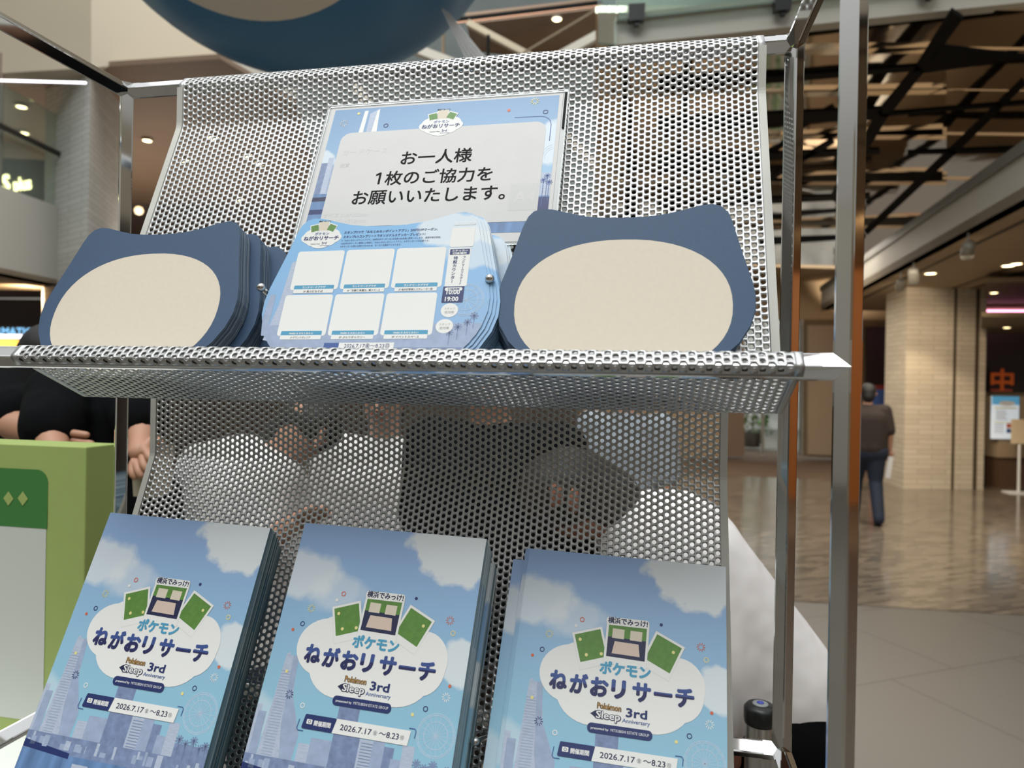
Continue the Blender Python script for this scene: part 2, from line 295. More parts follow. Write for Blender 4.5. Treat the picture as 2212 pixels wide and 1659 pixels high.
# ---------------------------------------------------------------- perforated shelves
PITCH, HR = .00803, .00252; CW = PITCH * .866
SIN, COS = math.sin(.3953), math.cos(.3953)
def round_profile(pts, rad, step=.0012):
    out = [Vector(pts[0])]
    for i in range(1, len(pts) - 1):
        p, a, b = Vector(pts[i]), Vector(pts[i - 1]), Vector(pts[i + 1]); da, db = (a - p), (b - p); r = min(rad[i], da.length * .45, db.length * .45)
        pa, pb = p + da.normalized() * r, p + db.normalized() * r
        for k in range(7): t = k / 6; out.append(pa * (1 - t) ** 2 + p * 2 * t * (1 - t) + pb * t * t)
    out.append(Vector(pts[-1])); return out
def perforated(name, pts, rad, x0, x1, label, loc):
    P = round_profile(pts, rad); P = np.array([(p.x, p.y) for p in P]); seg = np.hypot(*(P[1:] - P[:-1]).T); cum = np.r_[0, np.cumsum(seg)]; tot = cum[-1]
    tan = (P[1:] - P[:-1]) / seg[:, None]; tv = np.vstack([tan[0], (tan[1:] + tan[:-1]), tan[-1]]); tv /= np.hypot(*tv.T)[:, None]
    TH = .0011
    def mp(x, s, off):
        y = np.interp(s, cum, P[:, 0]); z = np.interp(s, cum, P[:, 1]); tx = np.interp(s, cum, tv[:, 0]); tz = np.interp(s, cum, tv[:, 1]); k = np.hypot(tx, tz); tx, tz = tx / k, tz / k
        return np.stack([x - loc[0], y + tz * off - loc[1], z + CZ - tx * off - loc[2]], -1)
    nr = int(tot / PITCH); s0 = (tot - nr * PITCH) / 2; mar = .0055; nc = int((x1 - x0 - 2 * mar) / CW); xs = (x0 + x1) / 2 - (nc - 1) * CW / 2
    an = np.array([-90, -60, -30, 0, 30, 60, 90, 120, 150, 180, 210, 240]) * math.pi / 180
    ring = np.stack([HR * np.cos(an), HR * np.sin(an)], 1); hw, hp = CW / 2, PITCH / 2
    outer = np.array([(0, -hp), (hw, -hp), (hw, -hp / 2), (hw, 0), (hw, hp / 2), (hw, hp), (0, hp), (-hw, hp), (-hw, hp / 2), (-hw, 0), (-hw, -hp / 2), (-hw, -hp)])
    cen = []
    for i in range(nc):
        o = 0 if i % 2 == 0 else .5
        for j in range(nr - (1 if o else 0)): cen.append((xs + i * CW, s0 + (j + .5 + o) * PITCH))
    cen = np.array(cen); nh = len(cen)
    allv = []; fr = cen[:, None, :]
    R = (fr + ring[None]).reshape(-1, 2); O = (fr + outer[None]).reshape(-1, 2)
    allv = np.concatenate([mp(R[:, 0], R[:, 1], -TH / 2), mp(O[:, 0], O[:, 1], -TH / 2), mp(R[:, 0], R[:, 1], TH / 2), mp(O[:, 0], O[:, 1], TH / 2)])
    n12 = nh * 12; base = np.arange(nh)[:, None] * 12; k = np.arange(12)[None]; k1 = (k + 1) % 12
    a, b = base + k, base + k1
    q1 = np.stack([a, n12 + a, n12 + b, b], -1).reshape(-1, 4); q2 = np.stack([2 * n12 + a, 2 * n12 + b, 3 * n12 + b, 3 * n12 + a], -1).reshape(-1, 4)
    q3 = np.stack([a, b, 2 * n12 + b, 2 * n12 + a], -1).reshape(-1, 4)
    F = [q1, q2, q3]; V = [allv]; nv = len(allv)
    def strip(xa, xb, sa, sb):
        nonlocal nv
        ss = np.unique(np.r_[sa, cum[(cum > sa) & (cum < sb)], sb]); n = len(ss)
        for off in (-TH / 2, TH / 2): V.append(mp(np.full(n, xa), ss, off)); V.append(mp(np.full(n, xb), ss, off))
        i = np.arange(n - 1); o = nv
        F.append(np.stack([o + i, o + n + i, o + n + i + 1, o + i + 1], -1)); F.append(np.stack([o + 2 * n + i, o + 2 * n + i + 1, o + 3 * n + i + 1, o + 3 * n + i], -1))
        F.append(np.stack([o + i, o + i + 1, o + 2 * n + i + 1, o + 2 * n + i], -1)); F.append(np.stack([o + n + i, o + 3 * n + i, o + 3 * n + i + 1, o + n + i + 1], -1))
        F.append(np.array([[o, o + 2 * n, o + 3 * n, o + n], [o + n - 1, o + 2 * n - 1, o + 4 * n - 1, o + 3 * n - 1]])); nv += 4 * n
    strip(x0, xs - hw, 0, tot); strip(xs + (nc - .5) * CW, x1, 0, tot)
    sE = s0 + nr * PITCH; strip(xs - hw, xs + (nc - .5) * CW, 0, s0); strip(xs - hw, xs + (nc - .5) * CW, sE, tot)
    for i in range(1, nc, 2):
        xa, xb = xs + (i - .5) * CW, xs + (i + .5) * CW; strip(xa, xb, s0, s0 + hp); strip(xa, xb, sE - hp, sE)
    V = np.concatenate(V); F = np.concatenate(F).astype(np.int32)
    me = bpy.data.meshes.new(name); me.vertices.add(len(V)); me.vertices.foreach_set('co', V.ravel()); me.loops.add(F.size); me.loops.foreach_set('vertex_index', F.ravel())
    me.polygons.add(len(F)); me.polygons.foreach_set('loop_start', np.arange(0, F.size, 4, dtype=np.int32)); me.polygons.foreach_set('loop_total', np.full(len(F), 4, dtype=np.int32)); me.update(calc_edges=True); me.validate()
    root = empty(name, loc, label, 'shelf', 'perforated metal shelves on the rack')
    link('perforated_sheet', me, M_perf, root)
    # plastic trim pushed over both side edges of the back and tray
    for xe, sg in ((x0, -1), (x1, 1)):
        bm = bmesh.new(); ss = [s for s in np.r_[np.arange(.030, tot - .138, .004)]]; prev = None
        for s in ss:
            cs = [(xe - sg * .0065, -.0022), (xe + sg * .0016, -.0022), (xe + sg * .0016, .0022), (xe - sg * .0065, .0022)]
            vs = [bm.verts.new(mp(np.array([x]), np.array([s]), np.array([o]))[0]) for x, o in cs]
            if prev:
                for i in range(4): bm.faces.new((prev[i], prev[(i + 1) % 4], vs[(i + 1) % 4], vs[i]))
            else: bm.faces.new(vs)
            prev = vs
        bm.faces.new(prev[::-1]); from_bm('edge_trim', bm, M_trim, root)
    return root
t2 = .0016
def shelf_profile(zh, zk, zf):
    zb = zk - .3923 * COS; yb = YB - .3923 * SIN - .0
    return [(ybc + .006, zh + HD - .003), (ybc, zh + HD + t2), (YB - t2, zh), (YB - t2, zk), (yb, zb), (yfc + HD + .003, zf - .011), (yfc + HD + t2 + .001, zf + .001), (yfc, zf + HD + t2 + .0005), (YF - t2, zf), (YF + .0055, zf - .0083)]
perforated('perforated_shelf', shelf_profile(ZT, .3355, ZM), [0, .002, .003, .007, .007, .003, .003, .004, .004, 0], -.6325, .1193, 'upper perforated metal shelf with the white notice and die-cut cards', ((XL + XR) / 2, .7, zc(0)))
perforated('perforated_shelf', shelf_profile(ZM, -.1072, ZL), [0, .002, .003, .004, .007, .003, .003, .004, .004, 0], -.6650, .0850, 'lower perforated metal shelf behind the blue booklets', ((XL + XR) / 2, .7, zc(-.3)))
# ---------------------------------------------------------------- placing things that lean on the shelves
def leaf_basis(phi, psi, rho):
    ex = Vector((math.cos(psi), math.sin(psi), 0)); h = Vector((-math.sin(psi), math.cos(psi), 0)); up = Vector((0, 0, 1)) * math.cos(phi) + h * math.sin(phi)
    a = ex * math.cos(rho) + up * math.sin(rho); b = up * math.cos(rho) - ex * math.sin(rho); return a, b, a.cross(b)
def frame(O, phi, psi, rho):
    a, b, n = leaf_basis(phi, psi, rho)   # x right, y up the leaf, z towards the viewer
    return Matrix(((a.x, b.x, n.x, O[0]), (a.y, b.y, n.y, O[1]), (a.z, b.z, n.z, O[2] + CZ), (0, 0, 0, 1)))
# ================================================================ NOTICE
fs_ = frame((-.4063, .8375, .3447), .4167, -.0166, -.0007)
notice = empty('notice_sign', (0, 0, 0), 'landscape notice with black Japanese writing in a clear case', 'sign'); notice.matrix_world = fs_
cc_ = box('card_case', (.149, -.1045, -.0012), (.309, .219, .0008), mat('case_back', '#b9bcba', .3), notice)
pp_ = box('paper', (.1485, -.105, -.0004), (.297, .210, .0006), M_paper, notice)
M_pic = cover_mat('notice_sky', '#7196bd', '#92b8d6', -.0, -.12, [(.29, -.075, .03, .03, .15, .7), (.0, -.085, .02, .015, .15, .7)])
p = Print(); p.rect(5*mm, -198*mm, 292.5*mm, -2.5*mm, M_pic, .05*mm)
p.poly([(44*mm, -42*mm), (46*mm, -7*mm), (51*mm, -7*mm), (50*mm, -42*mm)], M_white, .12*mm).poly([(54*mm, -42*mm), (54*mm, -12*mm), (66*mm, -5*mm), (66*mm, -42*mm)], M_sky2, .12*mm)
p.poly([(61*mm, -42*mm), (63*mm, -8*mm), (66*mm, -5*mm), (68*mm, -42*mm)], M_white, .16*mm)
for i, (x0, x1, y) in enumerate([(5, 13, -88), (13, 20, -80), (20, 24, -92), (5, 10, -100)]): p.rect(x0*mm, -140*mm, x1*mm, y*mm, (M_sky3, M_sky2, M_sky1)[i % 3], (.10 + .02 * i)*mm)
p.rect(5*mm, -198*mm, 24*mm, -135*mm, M_water, .2*mm).rect(5*mm, -146*mm, 24*mm, -140*mm, M_navyink2, .24*mm).rect(5*mm, -165*mm, 22*mm, -158*mm, M_navyink, .24*mm).rect(5*mm, -198*mm, 292.5*mm, -183*mm, M_water, .1*mm).rect(5*mm, -187*mm, 90*mm, -183*mm, M_navyink2, .12*mm)
p.rect(277*mm, -150*mm, 292.5*mm, -118*mm, M_sky2, .1*mm).rect(277*mm, -198*mm, 292.5*mm, -150*mm, M_water, .12*mm).rect(277*mm, -172*mm, 292.5*mm, -152*mm, M_navyink, .16*mm)
for k, (x, y, h) in enumerate([(284, -128, 36), (288, -122, 30), (290.5, -131, 26)]):
    p.line([(x*mm, (y - h)*mm), (x*mm, y*mm)], .7*mm, M_mid, .2*mm)
    for a in range(9): t = math.radians(a * 40); p.line([(x*mm, y*mm), ((x + 4 * math.cos(t))*mm, (y + 4 * math.sin(t) - .8)*mm)], .7*mm, M_mid, .2*mm)
for r in (18, 15, 12): p.line([((292 - r * math.cos(a) * .8)*mm, (-96 + r * math.sin(a))*mm) for a in np.linspace(-.2, 1.45, 12)], .5*mm, M_wheel, .14*mm)
p.rect(22.5*mm, -184*mm, 280.5*mm, -42.0*mm, M_paper, .3*mm, r=13*mm)
p.line([(241*mm, -33.5*mm), (271*mm, -34*mm)] + [((272 + 14 * math.sin(a))*mm, (-48 + 14 * math.cos(a))*mm) for a in np.linspace(.1, 1.57, 8)] + [(286*mm, -72*mm)], .9*mm, M_mid, .2*mm)
p.ring(78.7*mm, -33.4*mm, 3.2*mm, 1*mm, M_navyink, .3*mm).ring(277.8*mm, -27.6*mm, 3.2*mm, 1*mm, M_navyink, .3*mm).ell(38.3*mm, -10.8*mm, 2*mm, 2*mm, M_yellow, .3*mm).ell(232.9*mm, -21.6*mm, 2.1*mm, 2.1*mm, M_orange, .3*mm).burst(21.3*mm, -25.4*mm, 5.6*mm, M_ltgrey, .3*mm).burst(263.4*mm, -9.9*mm, 5.6*mm, M_yellow, .3*mm)
p.build('printed_border', pp_)
p = Print()
p.text('お一人様', 108*mm, 196*mm, -95.2*mm, 22.5*mm, M_black, .5*mm, bold=.016, res=3).rect(84.6*mm, -124.3*mm, 87.2*mm, -107.0*mm, M_black, .5*mm).poly([(84.8*mm, -107*mm), (87.2*mm, -107*mm), (87.0*mm, -109.3*mm), (80.6*mm, -112*mm), (80.6*mm, -109.4*mm)], M_black, .502*mm).text('枚のご協力を', 93*mm, 224*mm, -124.3*mm, 22*mm, M_black, .5*mm, bold=.016, res=3).text('お願いいたします。', 57*mm, 242*mm, -151.5*mm, 22.5*mm, M_black, .5*mm, bold=.016, res=3)
p.build('notice_lettering', pp_)
p = Print(); z = .38*mm      # case markings showing faintly through the paper
p.text('カードケース', 30*mm, 88*mm, -77*mm, None, M_ltgrey, z).text('硬質', 30*mm, 43*mm, -96*mm, None, M_ltgrey, z).text('サイズ 216×302mm', 25*mm, 82*mm, -170*mm, None, M_ltgrey, z).text('外寸 221×312mm', 25*mm, 80*mm, -179*mm, None, M_ltgrey, z)
p.rect(247*mm, -169*mm, 279*mm, -132*mm, M_ltgrey, z).text('A4', 252*mm, 277*mm, -158*mm, None, M_paper, z + .05*mm, bold=.02)
p.build('case_marking', cc_)
def mini_logo(par, cx, cy, k, z0):
    """cloud logo: cx, cy centre; k = half width"""
    p = Print()
    for dx, dy, rx, ry in ((0, 0, 1, .42), (-.45, .12, .45, .35), (.45, .12, .45, .35), (0, -.28, .5, .3), (-.1, .2, .6, .4), (-.35, -.2, .35, .25), (.4, -.2, .35, .25)): p.ell(cx + dx * k, cy + dy * k, rx * k, ry * k, M_white, z0 + random.random() * 1e-5)
    for x, y, w, h, r, mt in ((-.42, .52, .36, .34, .25, M_green), (.0, .62, .46, .46, -.03, None), (.42, .52, .36, .34, -.4, M_green)):
        ca, sa = math.cos(r), math.sin(r); q = lambda w, h: [(cx + k * (x + u * w * ca - v * h * sa), cy + k * (y + u * w * sa + v * h * ca)) for u, v in ((-.5, -.5), (.5, -.5), (.5, .5), (-.5, .5))]
        p.poly(q(w + .07, h + .1), M_white, z0 + .04*mm); p.poly(q(w, h), mt or M_cream, z0 + .08*mm)
    par = p.build('cloud_badge', par)
    p = Print(); p.text('ポケモン', cx - .35 * k, cx + .35 * k, cy + .14 * k, None, M_mid, z0 + .12*mm, bold=.02).text('ねがおリサーチ', cx - .86 * k, cx + .86 * k, cy - .12 * k, None, M_navyink, z0 + .12*mm, bold=.035)
    p.text('Pokémon Sleep', cx - .45 * k, cx, cy - .36 * k, None, M_black, z0 + .12*mm, bold=.01).text('3rd', cx + .08 * k, cx + .32 * k, cy - .36 * k, None, M_navyink, z0 + .12*mm, bold=.02).text('Anniversary', cx + .02 * k, cx + .45 * k, cy - .46 * k, None, M_navyink, z0 + .12*mm)
    p.text('横浜でみっけ!', cx - .28 * k, cx + .3 * k, cy + .86 * k, None, M_black, z0 + .14*mm, bold=.03)
    p.build('logo_lettering', par)
mini_logo(notice, 150.5*mm, -39*mm, 28*mm, .5*mm)
box('black_edge_strip', (.3005, -.027, .0004), (.003, .054, .0016), M_black, notice)
bm = bmesh.new()
for c_, s_ in (((.149, .004, .0006), (.309, .0016, .0022)), ((.149, -.2128, .0006), (.309, .0016, .0022)), ((-.0048, -.1045, .0006), (.0016, .218, .0022)), ((.3030, -.1045, .0006), (.0016, .218, .0022))): add_box(bm, c_, s_)
from_bm('clear_case_rim', bm, mat('clear_plastic', (.9, .93, .93, 1), .12, trans=.85), notice)
# ================================================================ DIE-CUT CARDS
def card_outline():
    """generic rounded die-cut: soft raised corners, full cheeks; origin between the two corners, y down the card"""
    half = [(0, -.0135), (.022, -.0128), (.040, -.0105), (.054, -.0070), (.066, -.0035), (.076, -.0008), (.085, .0), (.093, -.0025), (.0985, -.009), (.102, -.019), (.1060, -.036), (.110, -.053), (.1145, -.070), (.1190, -.087), (.1215, -.102), (.121, -.118), (.116, -.135), (.106, -.152), (.092, -.166), (.074, -.177), (.050, -.1835), (.025, -.186), (0, -.1865)]
    return half + [(-x, y) for x, y in half[-2:0:-1]]
OUT = card_outline(); CT = .0009
def card_mesh(name, face_m, edge_m, inset=None):
    bm = bmesh.new(); f = [bm.verts.new((x, y, CT / 2)) for x, y in OUT]; b = [bm.verts.new((x, y, -CT / 2)) for x, y in OUT]; n = len(OUT)
    bm.faces.new(f).material_index = 0; bm.faces.new(b[::-1]).material_index = 0
    for i in range(n): bm.faces.new((f[i], f[(i + 1) % n], b[(i + 1) % n], b[i])).material_index = 1
    bmesh.ops.recalc_face_normals(bm, faces=bm.faces); me = bpy.data.meshes.new(name); bm.to_mesh(me); bm.free(); me.materials.append(face_m); me.materials.append(edge_m); return me
M_cardback = cover_mat('card_back_sky', '#7db6e3', '#8fb2d6', -.02, -.16, [(.075, -.02, .035, .02, .15, .8), (.10, -.045, .03, .02, .2, .6)])
ME_navy = card_mesh('die_cut_card', M_navy, M_navy_edge); ME_back = card_mesh('stamp_card', M_cardback, edge_mat('print_card_edge', '#4d728f', '#adc2d2'))
def stack(name, me, F, n, pitch, jit, lab_front, lab_rest, group, cat='card'):
    """n cards one behind another; the first faces the viewer"""
    roots = []
    for i in range(n):
        dx, dy, rot, extra = jit(i)
        M = F @ Matrix.Translation((dx, dy, -pitch * i - extra)) @ Matrix.Translation((0, -.19, 0)) @ Matrix.Rotation(rot, 4, 'Z') @ Matrix.Translation((0, .19, 0))
        o = bpy.data.objects.new(name, me); COL.objects.link(o); o.matrix_world = M; tag(o, lab_front if i == 0 else lab_rest(i), cat, None if i == 0 else group); roots.append(o)
    return roots
FR = frame((-.0324, .846 - .0, 0), 0, 0, 0)
def sheet_pt(x, u, t): # on a shelf back: u up-slope from the kink, t towards the viewer
    return (x, .846 + u * SIN - t * COS, .3355 + u * COS + t * SIN)
TH_ = .3953
F_right = frame(sheet_pt(-.0298, -.1925, .056), TH_, 0, .000)
F_cent = frame(sheet_pt(-.2800, -.1975, .060), TH_, -.01, .012)
F_left = frame(sheet_pt(-.5500, -.2010, .060), TH_ + .02, -.03, .016)
rnd = random.Random(3)
R_ = [(rnd.uniform(-1, 1), rnd.uniform(-1, 1), rnd.uniform(-1, 1)) for _ in range(200)]
def j_right(i): a, b, c_ = R_[i]; return ((-.00022 * i + a * .0012) if i else 0, b * .0006 if i else 0, (c_ * .010 + .0006 * i * (1 if i % 3 == 0 else -.3)) if i else 0, 0)
def j_left(i):
    a, b, c_ = R_[i + 50]
    if i < 17: return (a * .0004 if i else 0, 0, 0, 0)
    if i < 34: return (.012 + a * .0006, -.001, -.006 + c_ * .002, .001)
    return (.026 + a * .002, -.002, -.03 + c_ * .01, .0015)
def j_cent(i):
    a, b, c_ = R_[i + 100]
    if i < 4: return (.0032 * i, -.001 * i, -.002 * i, 0)
    if i < 30: return (.009 + a * .0018, -.001, c_ * .008, 0)
    return (.018 + a * .004, -.002, -.03 + c_ * .012, 0)
rs = stack('die_cut_card', ME_navy, F_right, 40, .00125, j_right, 'front navy die-cut card with cream oval, right-hand stack', lambda i: 'navy die-cut card stacked behind the front card of the right-hand stack', 'navy cards in the right-hand stack')
ls = stack('die_cut_card', ME_navy, F_left, 42, .00125, j_left, 'front navy die-cut card with cream oval, left-hand stack', lambda i: 'navy die-cut card stacked behind the front card of the left-hand stack', 'navy cards in the left-hand stack')
cs = stack('stamp_card', ME_back, F_cent, 40, .00125, j_cent, 'front sky-blue stamp card with six white boxes, middle stack', lambda i: 'sky-blue stamp card stacked behind the front card of the middle stack', 'stamp cards in the middle stack')
for o in (rs[0], ls[0]):
    p = Print(); p.ell(-.001, -.113, .1025, .0735, M_cream, CT / 2 + .0001, n=56, e=.9); p.build('cream_oval', o)
# a second navy sub-stack shows a cream sliver
p = Print(); p.ell(-.001, -.113, .1025, .0735, M_cream, CT / 2 + .0001, n=56, e=.9); p.build('cream_oval', ls[17])
fc = cs[0]; z0 = CT / 2 + .00008
def V(v): return (v - .193)      # layout heights measured up from the card foot
p = Print()
p.poly([(-.113, V(.045)), (-.104, V(.085)), (-.100, V(.137)), (-.095, V(.139)), (-.090, V(.085)), (-.084, V(.040))], M_sky2, z0).poly([(-.119, V(.07)), (-.116, V(.098)), (-.110, V(.098)), (-.110, V(.05)), (-.116, V(.05))], M_sky1, z0 + 2e-5)
p.poly([(-.113, V(.050)), (-.117, V(.062)), (.117, V(.062)), (.112, V(.050)), (.10, V(.034)), (-.10, V(.034))], M_sky1, z0 + 3e-5).poly([(-.10, V(.036)), (.10, V(.036)), (.088, V(.022)), (.05, V(.008)), (-.05, V(.008)), (-.088, V(.022))], M_sky3, z0 + 5e-5)
for r in (.018, .0165, .012): p.ring(.098, V(.088), r, .0005, M_wheel, z0 + 6e-5, 24)
for a in range(12): t = a * math.pi / 6; p.line([(.098, V(.088)), (.098 + .018 * math.cos(t), V(.088) + .018 * math.sin(t))], .0004, M_wheel, z0 + 6e-5)
for x, v in ((.085, .052), (.093, .058), (.102, .063), (.108, .070)):
    p.line([(x, V(v - .014)), (x, V(v))], .0008, M_sky3, z0 + 8e-5)
    for a in range(8): t = a * math.pi / 4; p.line([(x, V(v)), (x + .0042 * math.cos(t), V(v) + .0042 * math.sin(t))], .0014, M_sky3, z0 + 8e-5)
p.build('printed_skyline', fc)
mini_logo(fc, -.0725, V(.1675), .0235, z0 + .0001)
caps = [['ランドマークプラザ', '3F 風の灯台そば'], ['ランドマークプラザ', '4F「京極石 美濃古」横スペース'], ['ランドマークプラザ', '5F 桜木町駅側エスカレーター前'], ['MARK IS みなとみらい', '1F グランドガレリア'], ['MARK IS みなとみらい', '2F ぷらりギャラリー'], ['MARK IS みなとみらい', '5F イベントスペース']]
for k in range(6):
    cx, row = (-.0685, -.0125, .0435)[k % 3] - (.003 if k > 2 else 0), k // 3; y1 = V(.1505 - row * .0535); y0 = y1 - .0475; z = z0 + .00012
    p = Print(); p.rect(cx - .0268, y0, cx + .0268, y1, M_white, z, r=.003); p.build('stamp_box', fc)
    p = Print(); p.rect(cx - .0225, y0 - .0035, cx + .0225, y0 + .0055, M_teal, z + 4e-5, r=.001).rect(cx - .0225, y0 - .0040, cx + .0225, y0 + .0008, M_white, z + 7e-5, r=.0008)
    p.text(caps[k][0], cx - .013, cx + .013, y0 + .0018, None, M_white, z + 9e-5, bold=.03); w = .011 if k in (0, 3) else (.018 if k < 3 else .014); p.text(caps[k][1], cx - w, cx + w, y0 - .0030, .0028, M_black, z + 9e-5, bold=.02); p.build('caption_label', fc)
p = Print(); z = z0 + .00012
p.text('スタンプ3つで「みなとみらいポイントアプリ」200円OFFクーポン、', -.047, .058, V(.1715), .0036, M_navyink, z, bold=.02).text('スタンプ6つコンプリートでオリジナルステッカープレゼント!', -.047, .045, V(.1660), .0036, M_navyink, z, bold=.02)
p.text('※「みなとみらいポイントアプリ」200円OFFクーポンは1日先着1000名様に配布いたします。(期間中毎日実施)', -.048, .062, V(.1618), .0026, M_navyink, z).text('※200円OFFクーポン獲得には事前に「みなとみらいポイントアプリ」のダウンロードが必要です。', -.048, .050, V(.1580), .0026, M_navyink, z).text('※ステッカーの数には限りがあるため、なくなり次第終了となります。', -.048, .020, V(.1543), .0026, M_navyink, z)
p.build('offer_lettering', fc)
p = Print(); p.rect(.0745, V(.1765), .0985, V(.1810), M_white, z, r=.002).rect(.0750, V(.1770), .0980, V(.1805), M_cardback, z + 3e-5, r=.0017).text('▼イベント詳細', .077, .0965, V(.1776), .0026, M_white, z + 6e-5, bold=.02)
p.rect(.0735, V(.1500), .0985, V(.1735), M_white, z, r=.002); p.build('blank_code_panel', fc)
p = Print(); p.rect(.0735, V(.1035), .0965, V(.1485), M_white, z, r=.0015).rect(.0745, V(.1405), .0955, V(.1475), M_navyink, z + 3e-5, r=.001).text('ステッカー', .0765, .0935, V(.1443), .0028, M_white, z + 6e-5, bold=.03).text('引換場所', .0775, .0925, V(.1412), .0028, M_white, z + 6e-5, bold=.03)
p.vtext('ランドマークプラザ3F', .0905, V(.1390), V(.1050), .0034, M_navyink, z + 6e-5, .02, -.001).vtext('特設カウンター', .0815, V(.1390), V(.1070), .0045, M_navyink, z + 6e-5, .03, -.001)
p.rect(.0725, V(.0850), .0945, V(.1035), M_navyink, z + 3e-5, r=.001).rect(.0745, V(.0985), .0925, V(.1022), M_white, z + 5e-5, r=.0015).text('引換時間', .0775, .0895, V(.0992), .0026, M_navyink, z + 7e-5, bold=.03).text('10:00', .0765, .0905, V(.0945), None, M_white, z + 7e-5, bold=.03).text('〜', .0815, .0845, V(.0905), None, M_white, z + 7e-5).text('19:00', .0758, .0898, V(.0868), None, M_white, z + 7e-5, bold=.03)
p.build('counter_label', fc)
for cx, cy in ((.0820, .0765), (.0790, .0590)):
    p = Print(); p.ell(cx, V(cy), .0088, .0078, M_white, z, 28).text('スタッフ', cx - .0055, cx + .0055, V(cy + .0008), None, M_grey, z + 4e-5, bold=.01).text('使用欄', cx - .0048, cx + .0048, V(cy - .0035), None, M_grey, z + 4e-5, bold=.01); p.build('staff_circle', fc)
p = Print(); p.rect(-.028, V(.031), .030, V(.0415), M_white, z).rect(-.044, V(.031), -.028, V(.0415), M_mid, z).text('2026.7.17㊎〜8.23㊐', -.022, .026, V(.0360), None, M_navyink, z + 4e-5, bold=.01); p.build('date_banner', fc)
# ================================================================ BOOKLETS
M_cover = cover_mat('booklet_cover', '#93b3de', '#92c2d8', -.02, -.17, [(.185, -.012, .050, .036, .12, .95), (.012, -.055, .040, .022, .25, .75), (.055, -.068, .030, .016, .3, .5), (.212, -.120, .026, .020, .12, .85), (.0, -.195, .03, .02, .3, .4)])
M_pages = edge_mat('booklet_page_edge', '#56757f', '#c2d4da'); BT = .0019
def booklet_mesh():
    bm = bmesh.new(); NX = 10; w, h = .210, .297; rows = []
    bend = lambda x: .0  # flat block
    for zz in (BT / 2, -BT / 2): rows.append([[bm.verts.new((x, y, zz)) for x in (0, w)] for y in (0, -h)])
    f, b = rows; bm.faces.new((f[0][0], f[1][0], f[1][1], f[0][1])).material_index = 0; bm.faces.new((b[0][0], b[0][1], b[1][1], b[1][0])).material_index = 0
    for (i, j), (k, l) in (((0, 0), (0, 1)), ((0, 1), (1, 1)), ((1, 1), (1, 0)), ((1, 0), (0, 0))): bm.faces.new((f[i][j], f[k][l], b[k][l], b[i][j])).material_index = 1
    bmesh.ops.recalc_face_normals(bm, faces=bm.faces); me = bpy.data.meshes.new('event_booklet'); bm.to_mesh(me); bm.free(); me.materials.append(M_cover); me.materials.append(M_pages); return me
ME_book = booklet_mesh()
M_title = two_tone('title_ink', '#1f2459', '#37508f', -.1322)
